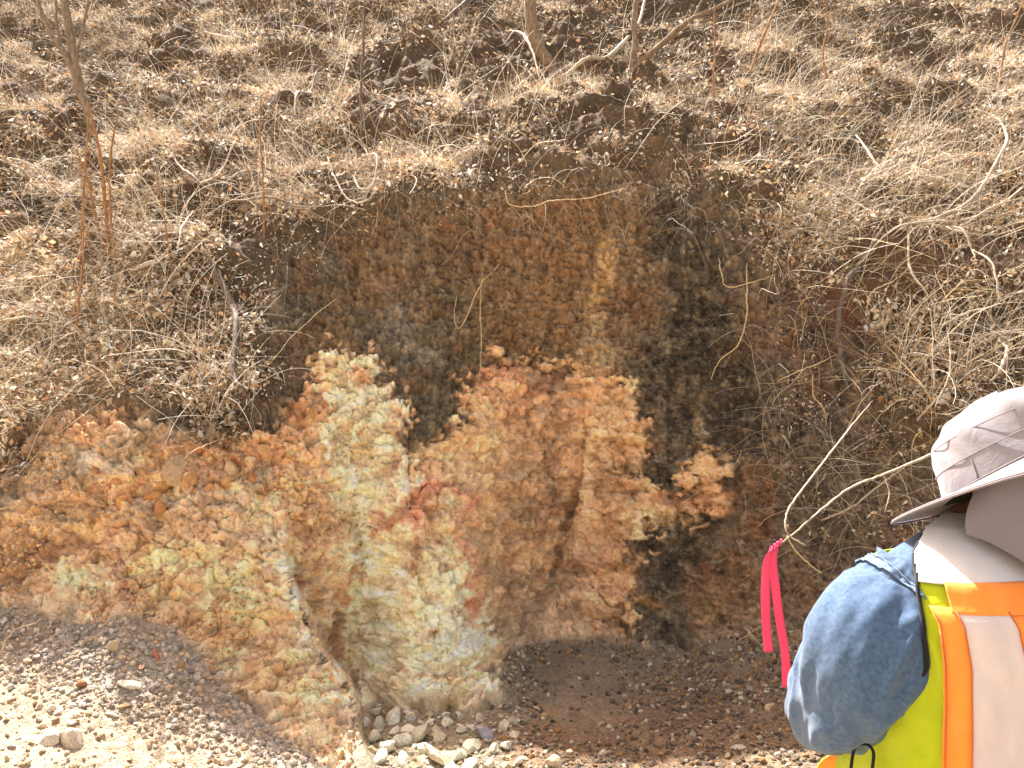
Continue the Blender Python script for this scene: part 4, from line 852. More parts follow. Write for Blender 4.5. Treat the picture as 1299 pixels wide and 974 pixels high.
pebbles('soil_crumbs', crumb2, 5000, (.0015, .006), [(100, 88, 70), (120, 104, 82), (80, 70, 58), (146, 130, 104)], 'small dark crumbs on the near-black right part of the wall')

# ------------------------------------------------------------------ flagged vine and pink tape
def wtube(name, pts, radii, mat, lab=None, cat=None, group=None, parent=None, sides=7, m=8, wob=.0006, org=None):
    pts = [Vector(p) - (org or Vector((0, 0, 0))) for p in pts]; v, f = tube_mesh(name, pts, radii, sides, m, wob); o = link(name, np_mesh(name, v, f), mat, parent)
    return tag(o, lab, cat, group) if lab else o
endp = surf(1420, 470, -.05)
wtube('vine', [endp, P(1330, 515, 3.2), P(1240, 548, 2.7), P(1180, 577, 2.35), P(1125, 600, 2.22), P(1080, 618, 2.15), P(1040, 648, 2.08), P(1010, 674, 2.04), P(984, 694, 2.02)],
      [.006, .0052, .0044, .0038, .0034, .003, .0026, .0022, .0018], M_pale, 'long pale vine reaching from behind the hat to the pink tape', 'vine')
wtube('vine', [surf(1108, 505, -.02), P(1090, 528, 3.0), P(1066, 558, 2.5), P(1040, 592, 2.25), P(1012, 628, 2.1), P(998, 652, 2.05), P(999, 676, 2.03), P(1022, 692, 2.02)],
      [.0015, .002, .0026, .0028, .0028, .0026, .0022, .0016], M_pale, 'white hooked vine curling over the knot of the pink tape', 'vine')
wtube('twig', [P(1120, 600, 2.22), P(1128, 625, 2.2), P(1122, 650, 2.2)], [.002, .0017, .001], M_pale, 'short side twig hanging from the flagged vine', 'twig')
wtube('twig', [P(998, 680, 2.04), P(1012, 702, 2.06), P(1030, 718, 2.08), P(1042, 728, 2.1)], [.0018, .0015, .001], M_straw, 'fine straw-coloured twig hanging beside the pink tape', 'twig')
M_tape, t_, b_ = new_mat('pink_vinyl_tape'); b_.inputs['Base Color'].default_value = (.70, .10, .24, 1); b_.inputs['Roughness'].default_value = .5
tr_ = N(t_, "ShaderNodeBsdfTranslucent"); tr_.inputs[0].default_value = (.9, .05, .2, 1); ms_ = N(t_, "ShaderNodeMixShader"); ms_.inputs[0].default_value = .35
nz = N(t_, "ShaderNodeTexNoise", i_Scale=60.0); bp_ = N(t_, "ShaderNodeBump", i_Strength=.15, i_Distance=.001); t_.links.new(nz.outputs[0], bp_.inputs['Height']); t_.links.new(bp_.outputs[0], b_.inputs['Normal'])
t_.links.new(b_.outputs[0], ms_.inputs[1]); t_.links.new(tr_.outputs[0], ms_.inputs[2]); t_.links.new(ms_.outputs[0], t_.nodes['Material Output'].inputs[0])
tape = empty('flagging_tape', P(984, 692, 2.02), 'bright pink flagging tape with two long tails tied to the vine tip', 'tape')
def ribbon(name, cpts, widths, angs, parent, thick=.0004):
    c = catmull([Vector(p) - tape.location for p in cpts], 8); k = len(c); ws = np.interp(np.linspace(0, 1, k), np.linspace(0, 1, len(widths)), widths); aa = np.interp(np.linspace(0, 1, k), np.linspace(0, 1, len(angs)), angs)
    V_ = []
    for q in range(k):
        s = np.array([math.cos(aa[q]), math.sin(aa[q]), 0]); nrm = np.array([-s[1], s[0], 0])
        for e in (-1, -.33, .33, 1):
            V_.append(c[q] + s * e * ws[q] / 2 + nrm * (.0015 * (1 - e * e) * math.sin(q * .35)))
    V_ = np.array(V_); idx = np.arange(k * 4).reshape(k, 4); f = np.stack([idx[:-1, :-1], idx[:-1, 1:], idx[1:, 1:], idx[1:, :-1]], -1).reshape(-1, 4)
    o = link(name, np_mesh(name, V_, f), M_tape, parent); s_ = o.modifiers.new('thickness', 'SOLIDIFY'); s_.thickness = thick; return o
ribbon('tail', [P(981, 694, 2.02), P(973, 712, 2.02), P(971, 750, 2.02), P(972, 790, 2.02), P(975, 827, 2.02)], [.012, .020, .023, .0235, .0235], [.5, .1, -.2, .15, .0], tape)
ribbon('tail', [P(985, 692, 2.03), P(981, 712, 2.03), P(984, 745, 2.03), P(989, 785, 2.03), P(996, 830, 2.03), P(998, 872, 2.03)], [.012, .019, .021, .022, .024, .024], [-.7, -.2, -.35, .0, .3, .1], tape)
for k in range(4):
    a = P(978 + k * 4, 697 - k * 3, 2.02) - tape.location; pts = []
    for s in range(9):
        an = s / 8 * 2 * math.pi; pts.append(a + Vector((.004 * math.cos(an) * .6, .006 * math.sin(an), .007 * math.cos(an))))
    v, f = tube_mesh('knot', pts, [.0028, .002, .003, .002, .0028], 6, 4, .0006); link('knot', np_mesh('knot', v, f), M_tape, tape)

# ------------------------------------------------------------------ the person in the sun hat and safety vest
def cloth_mat(name, col, col2=None, scale=900, weave=.25, rough=.85, blotch=7.0, trans=0.0, sheen=.2, fold_=.45):
    m, t, b = new_mat(name); L = t.links.new; tc = N(t, "ShaderNodeTexCoord")
    n1 = N(t, "ShaderNodeTexNoise", i_Scale=blotch, i_Detail=5.0, i_Roughness=.6); n2 = N(t, "ShaderNodeTexNoise", i_Scale=float(scale), i_Detail=2.0)
    for n in (n1, n2): L(tc.outputs['Object'], n.inputs['Vector'])
    mx = N(t, "ShaderNodeMix", data_type='RGBA'); mx.inputs[6].default_value = (*lin(col), 1); mx.inputs[7].default_value = (*lin(col2 or col), 1)
    mr = N(t, "ShaderNodeMapRange"); mr.inputs[1].default_value = .35; mr.inputs[2].default_value = .65; L(n1.outputs[0], mr.inputs[0])
    ad = N(t, "ShaderNodeMath", operation='MULTIPLY_ADD'); L(n2.outputs[0], ad.inputs[0]); ad.inputs[1].default_value = 1.2; ad.inputs[2].default_value = -.6
    a2 = N(t, "ShaderNodeMath", operation='ADD', use_clamp=True); L(mr.outputs[0], a2.inputs[0]); L(ad.outputs[0], a2.inputs[1]); L(a2.outputs[0], mx.inputs[0])
    L(mx.outputs[2], b.inputs['Base Color']); b.inputs['Roughness'].default_value = rough; b.inputs['Sheen Weight'].default_value = sheen; b.inputs['Specular IOR Level'].default_value = .2
    bp = N(t, "ShaderNodeBump", i_Strength=weave, i_Distance=.0006); L(n2.outputs[0], bp.inputs['Height'])
    n3 = N(t, "ShaderNodeTexNoise", i_Scale=26.0, i_Detail=3.0, i_Distortion=1.2); L(tc.outputs['Object'], n3.inputs['Vector'])
    b2 = N(t, "ShaderNodeBump", i_Strength=fold_, i_Distance=.004); L(n3.outputs[0], b2.inputs['Height']); L(b2.outputs[0], bp.inputs['Normal']); L(bp.outputs[0], b.inputs['Normal'])
    if trans:
        tr = N(t, "ShaderNodeBsdfTranslucent"); L(mx.outputs[2], tr.inputs[0]); ms = N(t, "ShaderNodeMixShader"); ms.inputs[0].default_value = trans
        L(b.outputs[0], ms.inputs[1]); L(tr.outputs[0], ms.inputs[2]); L(ms.outputs[0], t.nodes['Material Output'].inputs[0])
    return m
M_denim = cloth_mat('denim', (62, 86, 115), (84, 108, 136), 1300, .6, .85, 160.0, fold_=.3)
M_dseam = cloth_mat('denim_seam', (130, 152, 174), (70, 92, 122), 700, .6, .85, 60.0)
M_hat = cloth_mat('hat_cotton', (130, 126, 131), (146, 142, 146), 1500, .3, .9, 6.0)
M_flap_shade = cloth_mat('flap_cotton_shaded', (118, 113, 120), (132, 127, 133), 1500, .3, .9, 6.0)  # same cotton as the hat, darkened to paint in shade under the brim
M_hatd = cloth_mat('hat_binding', (120, 112, 114), (140, 132, 134), 900, .3, .9)
M_lime = cloth_mat('lime_mesh_fabric', (180, 198, 22), (192, 208, 40), 700, .6, .8, 5.0, .15)
M_org = cloth_mat('orange_tape_fabric', (255, 142, 48), (255, 156, 66), 800, .4, .75, 8.0)
M_silver = cloth_mat('reflective_silver', (206, 192, 188), (216, 204, 198), 700, .3, .45, 8.0)
M_yoke = cloth_mat('white_yoke_fabric', (214, 208, 204), (222, 218, 214), 800, .3, .8)
M_black = cloth_mat('black_binding', (14, 14, 17), (26, 26, 30), 700, .4, .7)
M_trou = cloth_mat('work_trousers', (84, 82, 74), (98, 94, 84), 900, .5)
M_boot = cloth_mat('boot_leather', (72, 52, 38), (92, 66, 46), 300, .5, .6)
def skin_mat():
    m, t, b = new_mat('skin'); tc = N(t, "ShaderNodeTexCoord"); n = N(t, "ShaderNodeTexNoise", i_Scale=30.0, i_Detail=4.0); t.links.new(tc.outputs['Object'], n.inputs[0])
    cr = N(t, "ShaderNodeValToRGB"); cr.color_ramp.elements[0].color = (.30, .15, .09, 1); cr.color_ramp.elements[1].color = (.42, .23, .15, 1); t.links.new(n.outputs[0], cr.inputs[0])
    t.links.new(cr.outputs[0], b.inputs['Base Color']); b.inputs['Roughness'].default_value = .55; b.inputs['Subsurface Weight'].default_value = .0; return m
M_skin = skin_mat(); M_hair = cloth_mat('dark_hair', (34, 26, 22), (52, 40, 32), 900, .8, .6)
v3 = lambda *a: np.array(a, float)
LEFT = unit(v3(-.92, -.38, 0)); FWD = unit(v3(-.38, .92, 0)); BACK = -FWD; UP = v3(0, 0, 1)
NECK = v3(.705, 1.12, 0)
person = empty('person', (float(NECK[0]), float(NECK[1]) + .05, 0), 'person in a grey sun hat, denim shirt and lime safety vest seen from behind', 'person')
PO = np.array(person.location)
def plink(name, V_, F_, mat, parent=person, solid=0.0, sub=0, col=None):
    o = link(name, np_mesh(name, np.asarray(V_) - PO, F_, col), mat, parent)
    if parent is not person: o.location = (0, 0, 0)
    if solid: s = o.modifiers.new('thickness', 'SOLIDIFY'); s.thickness = solid; s.offset = -1
    if sub: s = o.modifiers.new('smooth', 'SUBSURF'); s.levels = s.render_levels = sub
    return o
# torso profile: height, half width, back depth, front depth, lean forward
TZ = [.78, .95, 1.05, 1.12, 1.20, 1.26, 1.31, 1.345, 1.37, 1.392, 1.405]
TA = [.230, .236, .238, .237, .235, .234, .234, .225, .200, .145, .075]
TB = [.150, .150, .148, .145, .140, .134, .122, .098, .068, .040, .020]
TF = [.170, .180, .175, .165, .150, .140, .125, .100, .070, .040, .020]
TL = [-.03, -.02, -.01, .0, .0, .0, .005, .012, .022, .034, .045]
def torso(phi, z, out=0.0):
    """phi 0 = spine, +pi/2 = left side"""
    a = np.interp(z, TZ, TA) + out; b = np.interp(z, TZ, TB) + out; f = np.interp(z, TZ, TF) + out; l = np.interp(z, TZ, TL)
    s = np.sin(phi); c = np.cos(phi); e = 2 / 2.3
    sx = np.sign(s) * np.abs(s) ** e; sc = np.sign(c) * np.abs(c) ** e
    d = np.where(c > 0, b, f)
    fold = .006 * (.3 - np.abs(fbm(phi * 1.7 - z * 9, z * 5 + phi * 2.2, 205, 3)) * 2) * sstep(1.345, 1.30, z) + .0055 * fbm(phi * 2.2 + z * 3, z * 7 - phi * 1.3, 201, 3) + .008 * np.sin((z * 22 + phi * 7)) * sstep(1.22, 1.05, z) * sstep(.7, 1.5, phi)
    a = a + fold; d = d + fold
    p = NECK[None, :] + (sx * a)[..., None] * LEFT + (sc * d)[..., None] * BACK + l[..., None] * FWD if False else None
    base = np.zeros(np.shape(phi) + (3,)); base += NECK
    base = base + (sx * a)[..., None] * LEFT + (sc * d)[..., None] * BACK + l[..., None] * FWD
    base[..., 2] = z + (out * np.clip((z - 1.33) / .07, 0, 1)); return base
def grid_mesh(A, B, out, keep=None, fn=torso):
    PH, ZZ_ = np.meshgrid(A, B); P_ = fn(PH, ZZ_, out); idx = np.arange(PH.size).reshape(PH.shape)
    f = np.stack([idx[:-1, :-1], idx[:-1, 1:], idx[1:, 1:], idx[1:, :-1]], -1).reshape(-1, 4)
    if keep is not None: k = keep(PH, ZZ_).ravel()[f].all(1); f = f[k]
    u_, inv = np.unique(f, return_inverse=True); return P_.reshape(-1, 3)[u_], inv.reshape(-1, 4)
zz = np.concatenate([np.linspace(.80, 1.33, 90), np.linspace(1.335, 1.405, 40)])
def arm_l(z, sgn): return np.interp(z, [1.205, 1.215, 1.225, 1.25, 1.30, 1.35, 1.385, 1.405], [2.2, 1.55, 1.38, 1.28, 1.23, 1.24, 1.33, 1.42])
def vkeep(PH, Z_):
    side = np.abs(PH) < arm_l(Z_, 1); front = (np.abs(PH) > 2.1) & (Z_ < 1.355)
    low = Z_ < 1.205
    v_neck = (np.abs(PH) > 2.75 - 0 * Z_) & (Z_ > 1.15)
    return (side | front | low) & ~((np.abs(PH) > 3.02)) & ~v_neck
PHI = np.linspace(-math.pi, math.pi, 300)
shirt = plink('shirt', *grid_mesh(np.linspace(-math.pi, math.pi, 160), zz, 0.0), M_denim)
vest = plink('safety_vest', *grid_mesh(PHI, zz, .012, vkeep), M_lime, solid=.0015)
def strip(name, lo, hi, z0, z1, mat, out, parent=vest, n=24, nz_=60):
    """band between two lateral distances from the spine"""
    zs = np.linspace(z0, z1, nz_); V_ = np.zeros((nz_, n, 3))
    for q, z in enumerate(zs):
        a = np.interp(z, TZ, TA); g_ = .035 * max(0, 1.33 - z)
        l = np.linspace(lo + g_, hi + g_, n) / a; l = np.clip(l, -.999, .999); s = np.sign(l) * np.abs(l) ** 1.15; V_[q] = torso(np.arcsin(s), np.full(n, z), out)
    idx = np.arange(nz_ * n).reshape(nz_, n); f = np.stack([idx[:-1, :-1], idx[:-1, 1:], idx[1:, 1:], idx[1:, :-1]], -1).reshape(-1, 4)
    return plink(name, V_.reshape(-1, 3), f, mat, parent, solid=.0008)
for sg in (1, -1):
    a, b = (.115, .213); lo, hi = (a, b) if sg > 0 else (-b, -a)
    strip('orange_stripe', lo, hi, .82, 1.328, M_org, .0165)
    a, b = (.145, .195); lo, hi = (a, b) if sg > 0 else (-b, -a)
    strip('reflective_stripe', lo, hi, .82, 1.328, M_silver, .0180)
PHB = np.linspace(-1.02, 1.02, 120)
plink('orange_band', *grid_mesh(np.linspace(-1.0, 1.0, 120), np.linspace(1.322, 1.350, 10), .0190), M_org, vest, solid=.0008)
plink('yoke', *grid_mesh(np.linspace(-1.45, 1.45, 140), np.linspace(1.348, 1.405, 40), .0175, lambda p, z: np.abs(p) < arm_l(z, 1) - .01), M_yoke, vest, solid=.0008)
# black binding round each armhole
for sg in (1, -1):
    zb = np.concatenate([np.linspace(1.217, 1.40, 28)]); pb = torso(sg * arm_l(zb, 1), zb, .016)
    r_ = np.interp(zb, [1.21, 1.24, 1.30, 1.4], [.003, .005, .003, .0018]); v, f = tube_mesh('armhole_binding', list(pb), list(r_), 8, 2)
    plink('armhole_binding', v, f, M_black, vest)
# seams on the vest: thin orange-brown lines of stitching beside each stripe
M_st = cloth_mat('stitching', (214, 110, 40), (190, 96, 40), 900)
for l_ in (.117, .211, .1455, .1945):
    strip('stitching', l_ - .0006, l_ + .0006, .82, 1.326, M_st, .0200, n=2)
# sleeves
ARM_L = [v3(.548, 1.075, 1.318), v3(.520, 1.072, 1.295), v3(.472, 1.055, 1.252), v3(.461, 1.09, 1.190), v3(.463, 1.15, 1.146), v3(.50, 1.22, 1.130), v3(.56, 1.29, 1.135), v3(.61, 1.34, 1.14)]
RAD_L = [.077, .077, .078, .076, .068, .052, .042, .036]
def mirror(p):
    d = p - NECK; l = np.dot(d, LEFT); return p - 2 * l * LEFT
ARM_R = [mirror(p) for p in ARM_L]
ARM_R[5:] = [NECK + FWD * .20 - LEFT * .18 + v3(0, 0, 1.125), NECK + FWD * .25 - LEFT * .13 + v3(0, 0, 1.135), NECK + FWD * .27 - LEFT * .08 + v3(0, 0, 1.14)]
def sleeve(path, rad, sgn):
    c = catmull(path, 14); k = len(c); r = np.interp(np.linspace(0, 1, k), np.linspace(0, 1, len(rad)), rad); sides = 96
    tg = unit(np.gradient(c, axis=0)); a = np.cross(tg[0], UP); a /= np.linalg.norm(a); V_ = np.zeros((k, sides, 3)); an = np.arange(sides) / sides * 2 * np.pi
    for q in range(k):
        a = a - tg[q] * np.dot(a, tg[q]); a /= np.linalg.norm(a); b = np.cross(tg[q], a); t = q / (k - 1)
        fo = .012 * fbm(np.cos(an) * 1.5 + t * 3, np.sin(an) * 1.5 + t * 6, 210, 4) + .0035 * np.sin(3 * an + t * 9 + 2 * np.sin(an)) - .018 * np.abs(fbm(np.cos(an) * 1.3 + t * 8, np.sin(an) * 2.3 - t * 4, 214, 3)) + .006 + .004 * np.sin(t * 60 + 3 * an) * sstep(.42, .55, t) * (.5 + .5 * np.cos(an))
        ruf = .0014 * np.sin(an * 30 + 2 * np.sin(an * 3)) * sstep(.17, .12, t)
        rr = r[q] + fo + ruf
        V_[q] = c[q] + rr[:, None] * (np.cos(an)[:, None] * a + np.sin(an)[:, None] * b)
    idx = np.arange(k * sides).reshape(k, sides); nx = np.roll(idx, -1, 1); f = np.stack([idx[:-1], nx[:-1], nx[1:], idx[1:]], -1).reshape(-1, 4)
    o = plink('sleeve', V_.reshape(-1, 3), f, M_denim, shirt, sub=1); 
    for q0, q1, w_ in ((1, 2, 0), (5, 6, 0)):
        pass
    return V_, c, o
VL, cL, oL = sleeve(ARM_L, RAD_L, 1); VR, cR, oR = sleeve(ARM_R, RAD_L, -1)
for Vs, cs, par in ((VL, cL, oL), (VR, cR, oR)):
    B0 = [Vs[q] + unit(Vs[q] - cs[q]) * .003 for q in range(7, 12)]; B0 = np.array(B0); ib = np.arange(B0.shape[0] * 96).reshape(-1, 96); nb2 = np.roll(ib, -1, 1)
    plink('seam_band', B0.reshape(-1, 3), np.stack([ib[:-1], nb2[:-1], nb2[1:], ib[1:]], -1).reshape(-1, 4), M_dseam, par)
    for q, rr in ((7, .0011), (11, .0011)):
        ring = Vs[q] + unit(Vs[q] - cs[q]) * .0035; pts = list(ring) + [ring[0]]
        v, f = tube_mesh('seam', pts, [rr] * len(pts), 5, 1); plink('seam', v, f, M_dseam, par)
# puckered seam band between sleeve and shoulder
# hat: crown, brim, seam lines, neck flap
HC = np.array(P(1301, 590, 1.09)); hf = unit(v3(-.86, .10, -.45)); hu = v3(-.40, .44, .88); hu = unit(hu - hf * np.dot(hu, hf)); hl = np.cross(hu, hf)
def hat_pt(th, ra, rb, h): return HC + hf * (ra * math.cos(th)) + hl * (rb * math.sin(th)) + hu * h
def hat_loft(name, prof, mat, parent, skew=0.0, seg=96, crease=0.0, closed=True, solid=0.0, th0=0, th1=2 * math.pi):
    V_ = []; ths = np.linspace(th0, th1, seg, endpoint=not closed)
    for row, (ra, rb, h) in enumerate(prof):
        for th in ths:
            A_ = ra(th) if callable(ra) else ra; B_ = rb(th) if callable(rb) else rb; H_ = h(th) if callable(h) else h
            p = hat_pt(th, A_, B_, H_ * (1 + .17 * math.cos(th) * (skew > 0))) - hf * skew * H_; k_ = crease * math.sin(math.pi * row / (len(prof) - 1))
            n_ = float(fbm(np.array([p[0] * 16 + p[2] * 9]), np.array([p[2] * 22 - p[1] * 11]), 230, 3)[0]); V_.append(p + unit(p - HC) * k_ * n_)
    k = len(prof); idx = np.arange(k * seg).reshape(k, seg)
    if closed: nx = np.roll(idx, -1, 1); f = np.stack([idx[:-1], nx[:-1], nx[1:], idx[1:]], -1).reshape(-1, 4)
    else: f = np.stack([idx[:-1, :-1], idx[:-1, 1:], idx[1:, 1:], idx[1:, :-1]], -1).reshape(-1, 4)
    return plink(name, V_, f, mat, parent, solid=solid, sub=1)
hat = plink('sun_hat', *(lambda th: (np.array([hat_pt(t, .112, .096, .001) for t in th] + [hat_pt(t, .112, .096, .008) for t in th]), np.array([[i, (i + 1) % 64, 64 + (i + 1) % 64, 64 + i] for i in range(64)])))(np.linspace(0, 2 * np.pi, 64, endpoint=False)), M_hatd)
ca, cb = .116, .100
prof = [(ca * a, cb * a, h) for a, h in [(1.0, 0), (1.0, .010), (.995, .020), (.985, .031), (.972, .041), (.962, .048), (.945, .056), (.92, .064), (.875, .072), (.79, .0785), (.68, .083), (.53, .0865), (.36, .0885), (.19, .0895), (.02, .090)]]
crown = hat_loft('crown', prof, M_hat, hat, skew=.34, crease=.012)
def bw(th): c = math.cos(th); return .020 + .052 * max(0, c) ** 1.2
def bh(t): return lambda th: -t * (.003 - .014 * max(0, math.cos(th)) + .030 * (1 - max(0, math.cos(th))) ) - .004 * math.sin(2 * th + .6) * t
brim = hat_loft('brim', [((lambda th, t=t: ca + bw(th) * t), (lambda th, t=t: cb + bw(th) * t * .95), bh(t)) for t in (0, .2, .4, .6, .8, .93, 1)], M_hat, hat, crease=.002, solid=.0022)
def ring_line(name, scale, h, r, mat, parent, full=True, hh=None):
    pts = [hat_pt(t, ca * scale + .0012, cb * scale + .0012, (h if hh is None else hh(t)) * (1 + .17 * math.cos(t))) - hf * .34 * h for t in np.linspace(0, 2 * math.pi, 64)]
    v, f = tube_mesh(name, pts, [r] * 8, 5, 1); plink(name, v, f, mat, parent)
ring_line('seam', 1.0, .003, .0012, M_hatd, crown); ring_line('seam', .985, .031, .0009, M_hatd, crown); ring_line('seam', .945, .058, .0008, M_hatd, crown)
for th in (.75, -.9, 2.4, -2.4):
    pts = [hat_pt(th, ca * a + .001, cb * a + .001, h * (1 + .17 * math.cos(th))) - hf * .34 * h for a, h in [(1, .002), (.99, .022), (.972, .036), (.945, .053), (.88, .068)]]
    v, f = tube_mesh('seam', pts, [.0008] * 4, 5, 3); plink('seam', v, f, M_hatd, crown)
pts = [hat_pt(t, ca + bw(t) + .0005, cb + bw(t) * .95 + .0005, bh(1)(t) - .001) for t in np.linspace(0, 2 * math.pi, 90)]
v, f = tube_mesh('edge_binding', pts, [.0016] * 8, 6, 1); plink('edge_binding', v, f, M_hatd, brim)
# neck flap: hangs from inside the hat behind the ears, spreads over the collar
ths = np.linspace(R(40), R(320), 80); NV = 26; FV = np.zeros((NV, 80, 3))
for q in range(NV):
    t = q / (NV - 1)
    for k, th in enumerate(ths):
        top = hat_pt(th, .112, .096, -.002)
        out = top - HC; out[2] = 0; out = unit(out); zb = 1.405 - .035 * sstep(2.2, 3.14, th if th < math.pi else 2 * math.pi - th)
        bot = np.array([NECK[0] + .010, NECK[1] - .015, zb]) + out * (.142 + .008 * math.sin(th * 4)); bot[2] = np.interp(np.dot(bot - NECK, BACK), [.0, .05, .08, .11, .14, .16], [1.415, 1.40, 1.385, 1.36, 1.33, 1.305])
        mid = (top + bot) / 2 + out * .018
        FV[q, k] = (1 - t) ** 2 * top + 2 * t * (1 - t) * mid + t * t * bot + out * (.004 * math.sin(th * 9 + t * 3) * t)
idx = np.arange(NV * 80).reshape(NV, 80); flap = plink('neck_flap', FV.reshape(-1, 3), np.stack([idx[:-1, :-1], idx[:-1, 1:], idx[1:, 1:], idx[1:, :-1]], -1).reshape(-1, 4), M_flap_shade, hat, solid=.0015, sub=1)
v, f = tube_mesh('hem', list(FV[-1] + v3(0, 0, .001)), [.0014] * 6, 5, 1); plink('hem', v, f, M_hatd, flap)
# body: one continuous surface (head, neck, trunk, arms, hands, legs) grown by voxel union
HD = HC - hu * .052; HR = v3(.705, 1.12, 1.39)
bm = bmesh.new()
def add_ell(c, r, axes=None):
    M_ = Matrix.Identity(4); ax = axes or [(1, 0, 0), (0, 1, 0), (0, 0, 1)]
    for i in range(3):
        for j in range(3): M_[j][i] = ax[i][j] * r[i]
    M_.translation = Vector(c); bmesh.ops.create_icosphere(bm, subdivisions=3, radius=1, matrix=M_)
def add_tube(pts, radii, m=5, sides=14):
    v, fs = tube_mesh('t', [np.array(p, float) for p in pts], radii, sides, m); vv = [bm.verts.new(p) for p in v]
    for F_ in fs:
        for q in F_:
            try: bm.faces.new([vv[int(i)] for i in q])
            except ValueError: pass
    add_ell(pts[0], [radii[0]] * 3); add_ell(pts[-1], [radii[-1]] * 3)
axs = [tuple(hf), tuple(hl), tuple(hu)]
hp = lambda f_, l_, u_: HD + hf * f_ + hl * l_ + hu * u_
add_ell(hp(-.008, 0, .015), (.092, .070, .092), axs); add_ell(hp(.035, 0, -.045), (.052, .054, .075), axs); add_ell(hp(.062, 0, -.098), (.026, .030, .022), axs)
add_tube([hp(.082, 0, -.005), hp(.100, 0, -.035), hp(.088, 0, -.046)], [.010, .014, .011]); add_tube([hp(.086, -.018, -.071), hp(.093, 0, -.069), hp(.086, .018, -.071)], [.006, .008, .006])
for s in (-1, 1): add_ell(hp(-.005, s * .078, -.02), (.018, .008, .032), axs); add_ell(hp(.07, s * .03, .022), (.014, .02, .008), axs)
add_tube([HD - hu * .03 - hf * .03, (HD + HR) / 2 - v3(0, 0, .02), HR - v3(0, 0, .03)], [.056, .055, .062])
def tc_(z, b=0): return NECK + FWD * (np.interp(z, TZ, TL) + .01) + v3(0, 0, z)
add_tube([tc_(1.34), tc_(1.2), tc_(1.0), tc_(.86)], [.105, .125, .12, .13], 5, 20)
add_tube([tc_(1.31) + LEFT * .15, tc_(1.32), tc_(1.31) - LEFT * .15], [.042, .065, .042])
add_tube([tc_(.88) + LEFT * .07, tc_(.86), tc_(.88) - LEFT * .07], [.115, .12, .115])
def finger(b, d, up, L, r, curl):
    pts = [b - d * .02, b]; dd = d
    for k, s in enumerate((.45, .32, .23)):
        dd = unit(dd * math.cos(curl) + up * math.sin(curl)); pts.append(pts[-1] + dd * L * s)
    add_tube(pts, [r * 1.1, r, r * .92, r * .85, r * .72], 3, 8)
def hand(wr, d, palm, side):
    """d forward, palm = direction the palm faces, side = thumb side"""
    kn = wr + d * .09
    for k in range(4): add_tube([wr + side * (.012 - .008 * k), kn + side * (.030 - .020 * k) - d * .004 * k], [.015, .0115], 4, 10)
    for k, L in enumerate((.072, .082, .076, .060)): finger(kn + side * (.030 - .020 * k), unit(d + side * (.06 - .05 * k)), palm, L, .0085 - .0006 * (k == 3), .42 + .05 * k)
    tb = wr + d * .022 + side * .024 + palm * .006; add_tube([wr + d * .01 + side * .01, tb, tb + unit(d * .6 + side * .8) * .036, tb + unit(d * .75 + side * .5 + palm * .2) * .066, tb + unit(d * .85 + side * .25 + palm * .35) * .088], [.014, .013, .0105, .0098, .0078], 3, 8)
for path, sg in ((ARM_L, 1), (ARM_R, -1)):
    add_tube([path[0] + LEFT * -.03 * sg - v3(0, 0, .02), path[2], path[3] + v3(0, 0, -.0), path[4]], [.044, .044, .038, .036]); add_tube([path[4], path[5], path[7]], [.038, .037, .026])
    d_ = unit(path[7] - path[5]); inward = -LEFT * sg; pm = unit(inward * .5 + v3(0, 0, -.5) + BACK * .3); pm = unit(pm - d_ * np.dot(pm, d_)); sd_ = np.cross(d_, pm) * sg
    sd_ = sd_ if sd_[2] > 0 else -sd_; hand(path[7] + d_ * .01, d_, pm, unit(sd_))
legs = {}
for sg in (1, -1):
    hip = tc_(.84) + LEFT * .095 * sg; kn = NECK + LEFT * .13 * sg + FWD * .03 + v3(0, 0, .46); an_ = NECK + LEFT * .15 * sg - FWD * .02 + v3(0, 0, .09)
    add_tube([hip, (hip + kn) / 2, kn], [.095, .078, .058]); add_tube([kn, kn * .6 + an_ * .4 - FWD * .012, an_], [.055, .055, .038]); add_tube([an_ + v3(0, 0, -.045), an_ + FWD * .08 + v3(0, 0, -.06), an_ + FWD * .17 + v3(0, 0, -.065)], [.035, .034, .024]); legs[sg] = (hip, kn, an_)
tmp = bpy.data.meshes.new('tmp'); bm.to_mesh(tmp); bm.free(); to = bpy.data.objects.new('tmp', tmp); COL.objects.link(to)
rm = to.modifiers.new('r', 'REMESH'); rm.mode = 'VOXEL'; rm.voxel_size = .0045; sm = to.modifiers.new('s', 'SMOOTH'); sm.factor = .5; sm.iterations = 4
dg = bpy.context.evaluated_depsgraph_get(); bme = bpy.data.meshes.new_from_object(to.evaluated_get(dg)); bpy.data.objects.remove(to)
bme.transform(Matrix.Translation(-person.location)); bme.name = 'body'; bme.materials.clear(); bme.polygons.foreach_set('use_smooth', np.ones(len(bme.polygons), bool)); link('body', bme, M_skin, person)
def simple(name, fn, mat, parent=person):
    global bm
    bm = bmesh.new(); fn(); me = bpy.data.meshes.new(name); bm.to_mesh(me); bm.free(); me.transform(Matrix.Translation(-person.location)); me.polygons.foreach_set('use_smooth', np.ones(len(me.polygons), bool)); return link(name, me, mat, parent)
M_eye, _t, _b = new_mat('eye'); _b.inputs['Base Color'].default_value = (.5, .48, .45, 1); _b.inputs['Roughness'].default_value = .2
M_iris, _t, _b = new_mat('iris'); _b.inputs['Base Color'].default_value = (.03, .018, .01, 1)
for s in (-1, 1):
    e_ = simple('eye', lambda: add_ell(hp(.066, s * .030, -.004), (.0125, .0125, .0105), axs), M_eye); simple('iris', lambda: add_ell(hp(.0757, s * .030, -.005), (.0045, .0055, .0055), axs), M_iris, e_)
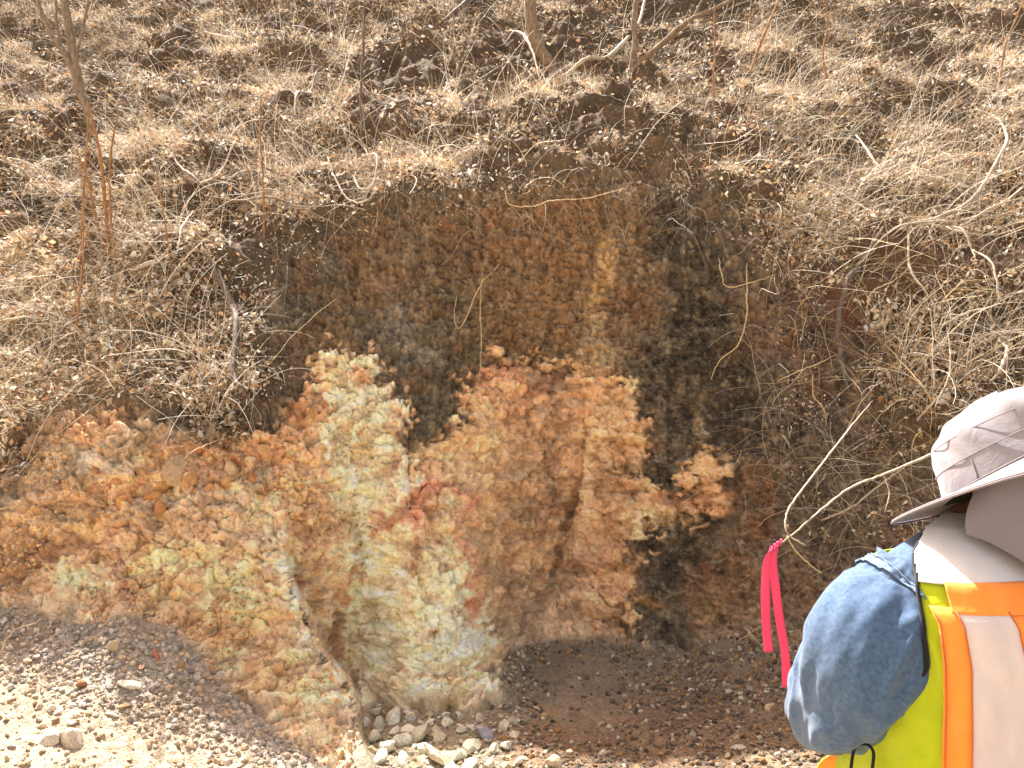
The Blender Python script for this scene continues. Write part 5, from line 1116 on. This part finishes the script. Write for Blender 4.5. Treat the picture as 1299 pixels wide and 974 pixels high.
simple('hair', lambda: (add_ell(hp(-.020, 0, .022), (.092, .083, .092), axs), add_ell(hp(-.055, 0, -.035), (.050, .066, .050), axs)), M_hair)
def trousers():
    for sg in (1, -1):
        hip, kn, an_ = legs[sg]; add_tube([hip + v3(0, 0, .03), (hip + kn) / 2, kn, kn * .5 + an_ * .5, an_ + v3(0, 0, .01)], [.122, .100, .078, .074, .070], 6, 24)
    add_tube([tc_(.93), tc_(.84)], [.15, .14], 3, 24); add_tube([tc_(.86) + LEFT * .09, tc_(.86) - LEFT * .09], [.135, .135], 3, 24)
simple('trousers', trousers, M_trou)
for sg in (1, -1):
    an_ = legs[sg][2]; simple('boot', lambda: (add_tube([an_ + v3(0, 0, .06), an_ + v3(0, 0, -.03)], [.052, .054], 3, 16), add_tube([an_ + v3(0, 0, -.045) - FWD * .02, an_ + FWD * .10 + v3(0, 0, -.048), an_ + FWD * .19 + v3(0, 0, -.052)], [.044, .045, .036], 4, 16)), M_boot)
# collar of the denim shirt, hat cord and the loose front edge of the vest with its black strap
pf = [np.array(P(1028, 990, 1.22)), np.array(P(1040, 966, 1.21)), np.array(P(1056, 957, 1.20)), np.array(P(1078, 962, 1.18)), np.array(P(1100, 958, 1.14)), np.array(P(1130, 935, 1.09))]
c_ = catmull(pf, 8); nf = len(c_); FV = np.zeros((12, nf, 3))
for q in range(12):
    t = q / 11; FV[q] = c_ + np.stack([.01 * t + 0 * c_[:, 0], .02 * np.sin(t * 3) + 0 * c_[:, 0], -.20 * t + 0 * c_[:, 0]], 1)
idx = np.arange(12 * nf).reshape(12, nf); FF_ = np.stack([idx[:-1, :-1], idx[:-1, 1:], idx[1:, 1:], idx[1:, :-1]], -1).reshape(-1, 4)
fr = plink('front_panel', FV.reshape(-1, 3), FF_, M_lime, vest, solid=.002)
cut = nf // 2; idx2 = idx[:, :cut]; V2 = FV + v3(0, -.003, .001); plink('orange_trim', V2.reshape(-1, 3), np.stack([idx2[:-1, :-1], idx2[:-1, 1:], idx2[1:, 1:], idx2[1:, :-1]], -1).reshape(-1, 4), M_org, fr, solid=.001)
V3 = FV + v3(0, -.005, .0015); i3 = idx[:, 3:cut - 8]
wtube('strap', [P(1140, 915, 1.06), P(1112, 935, 1.07), P(1085, 948, 1.10), P(1062, 950, 1.14)], [.003, .004, .004, .003], M_black, parent=vest, wob=0.0, org=Vector(PO))
wtube('strap', [P(1105, 985, 1.03), P(1108, 955, 1.03), P(1098, 944, 1.04), P(1084, 950, 1.05), P(1078, 985, 1.05)], [.0022, .0022, .002, .0022, .0022], M_black, parent=vest, wob=0.0, org=Vector(PO))
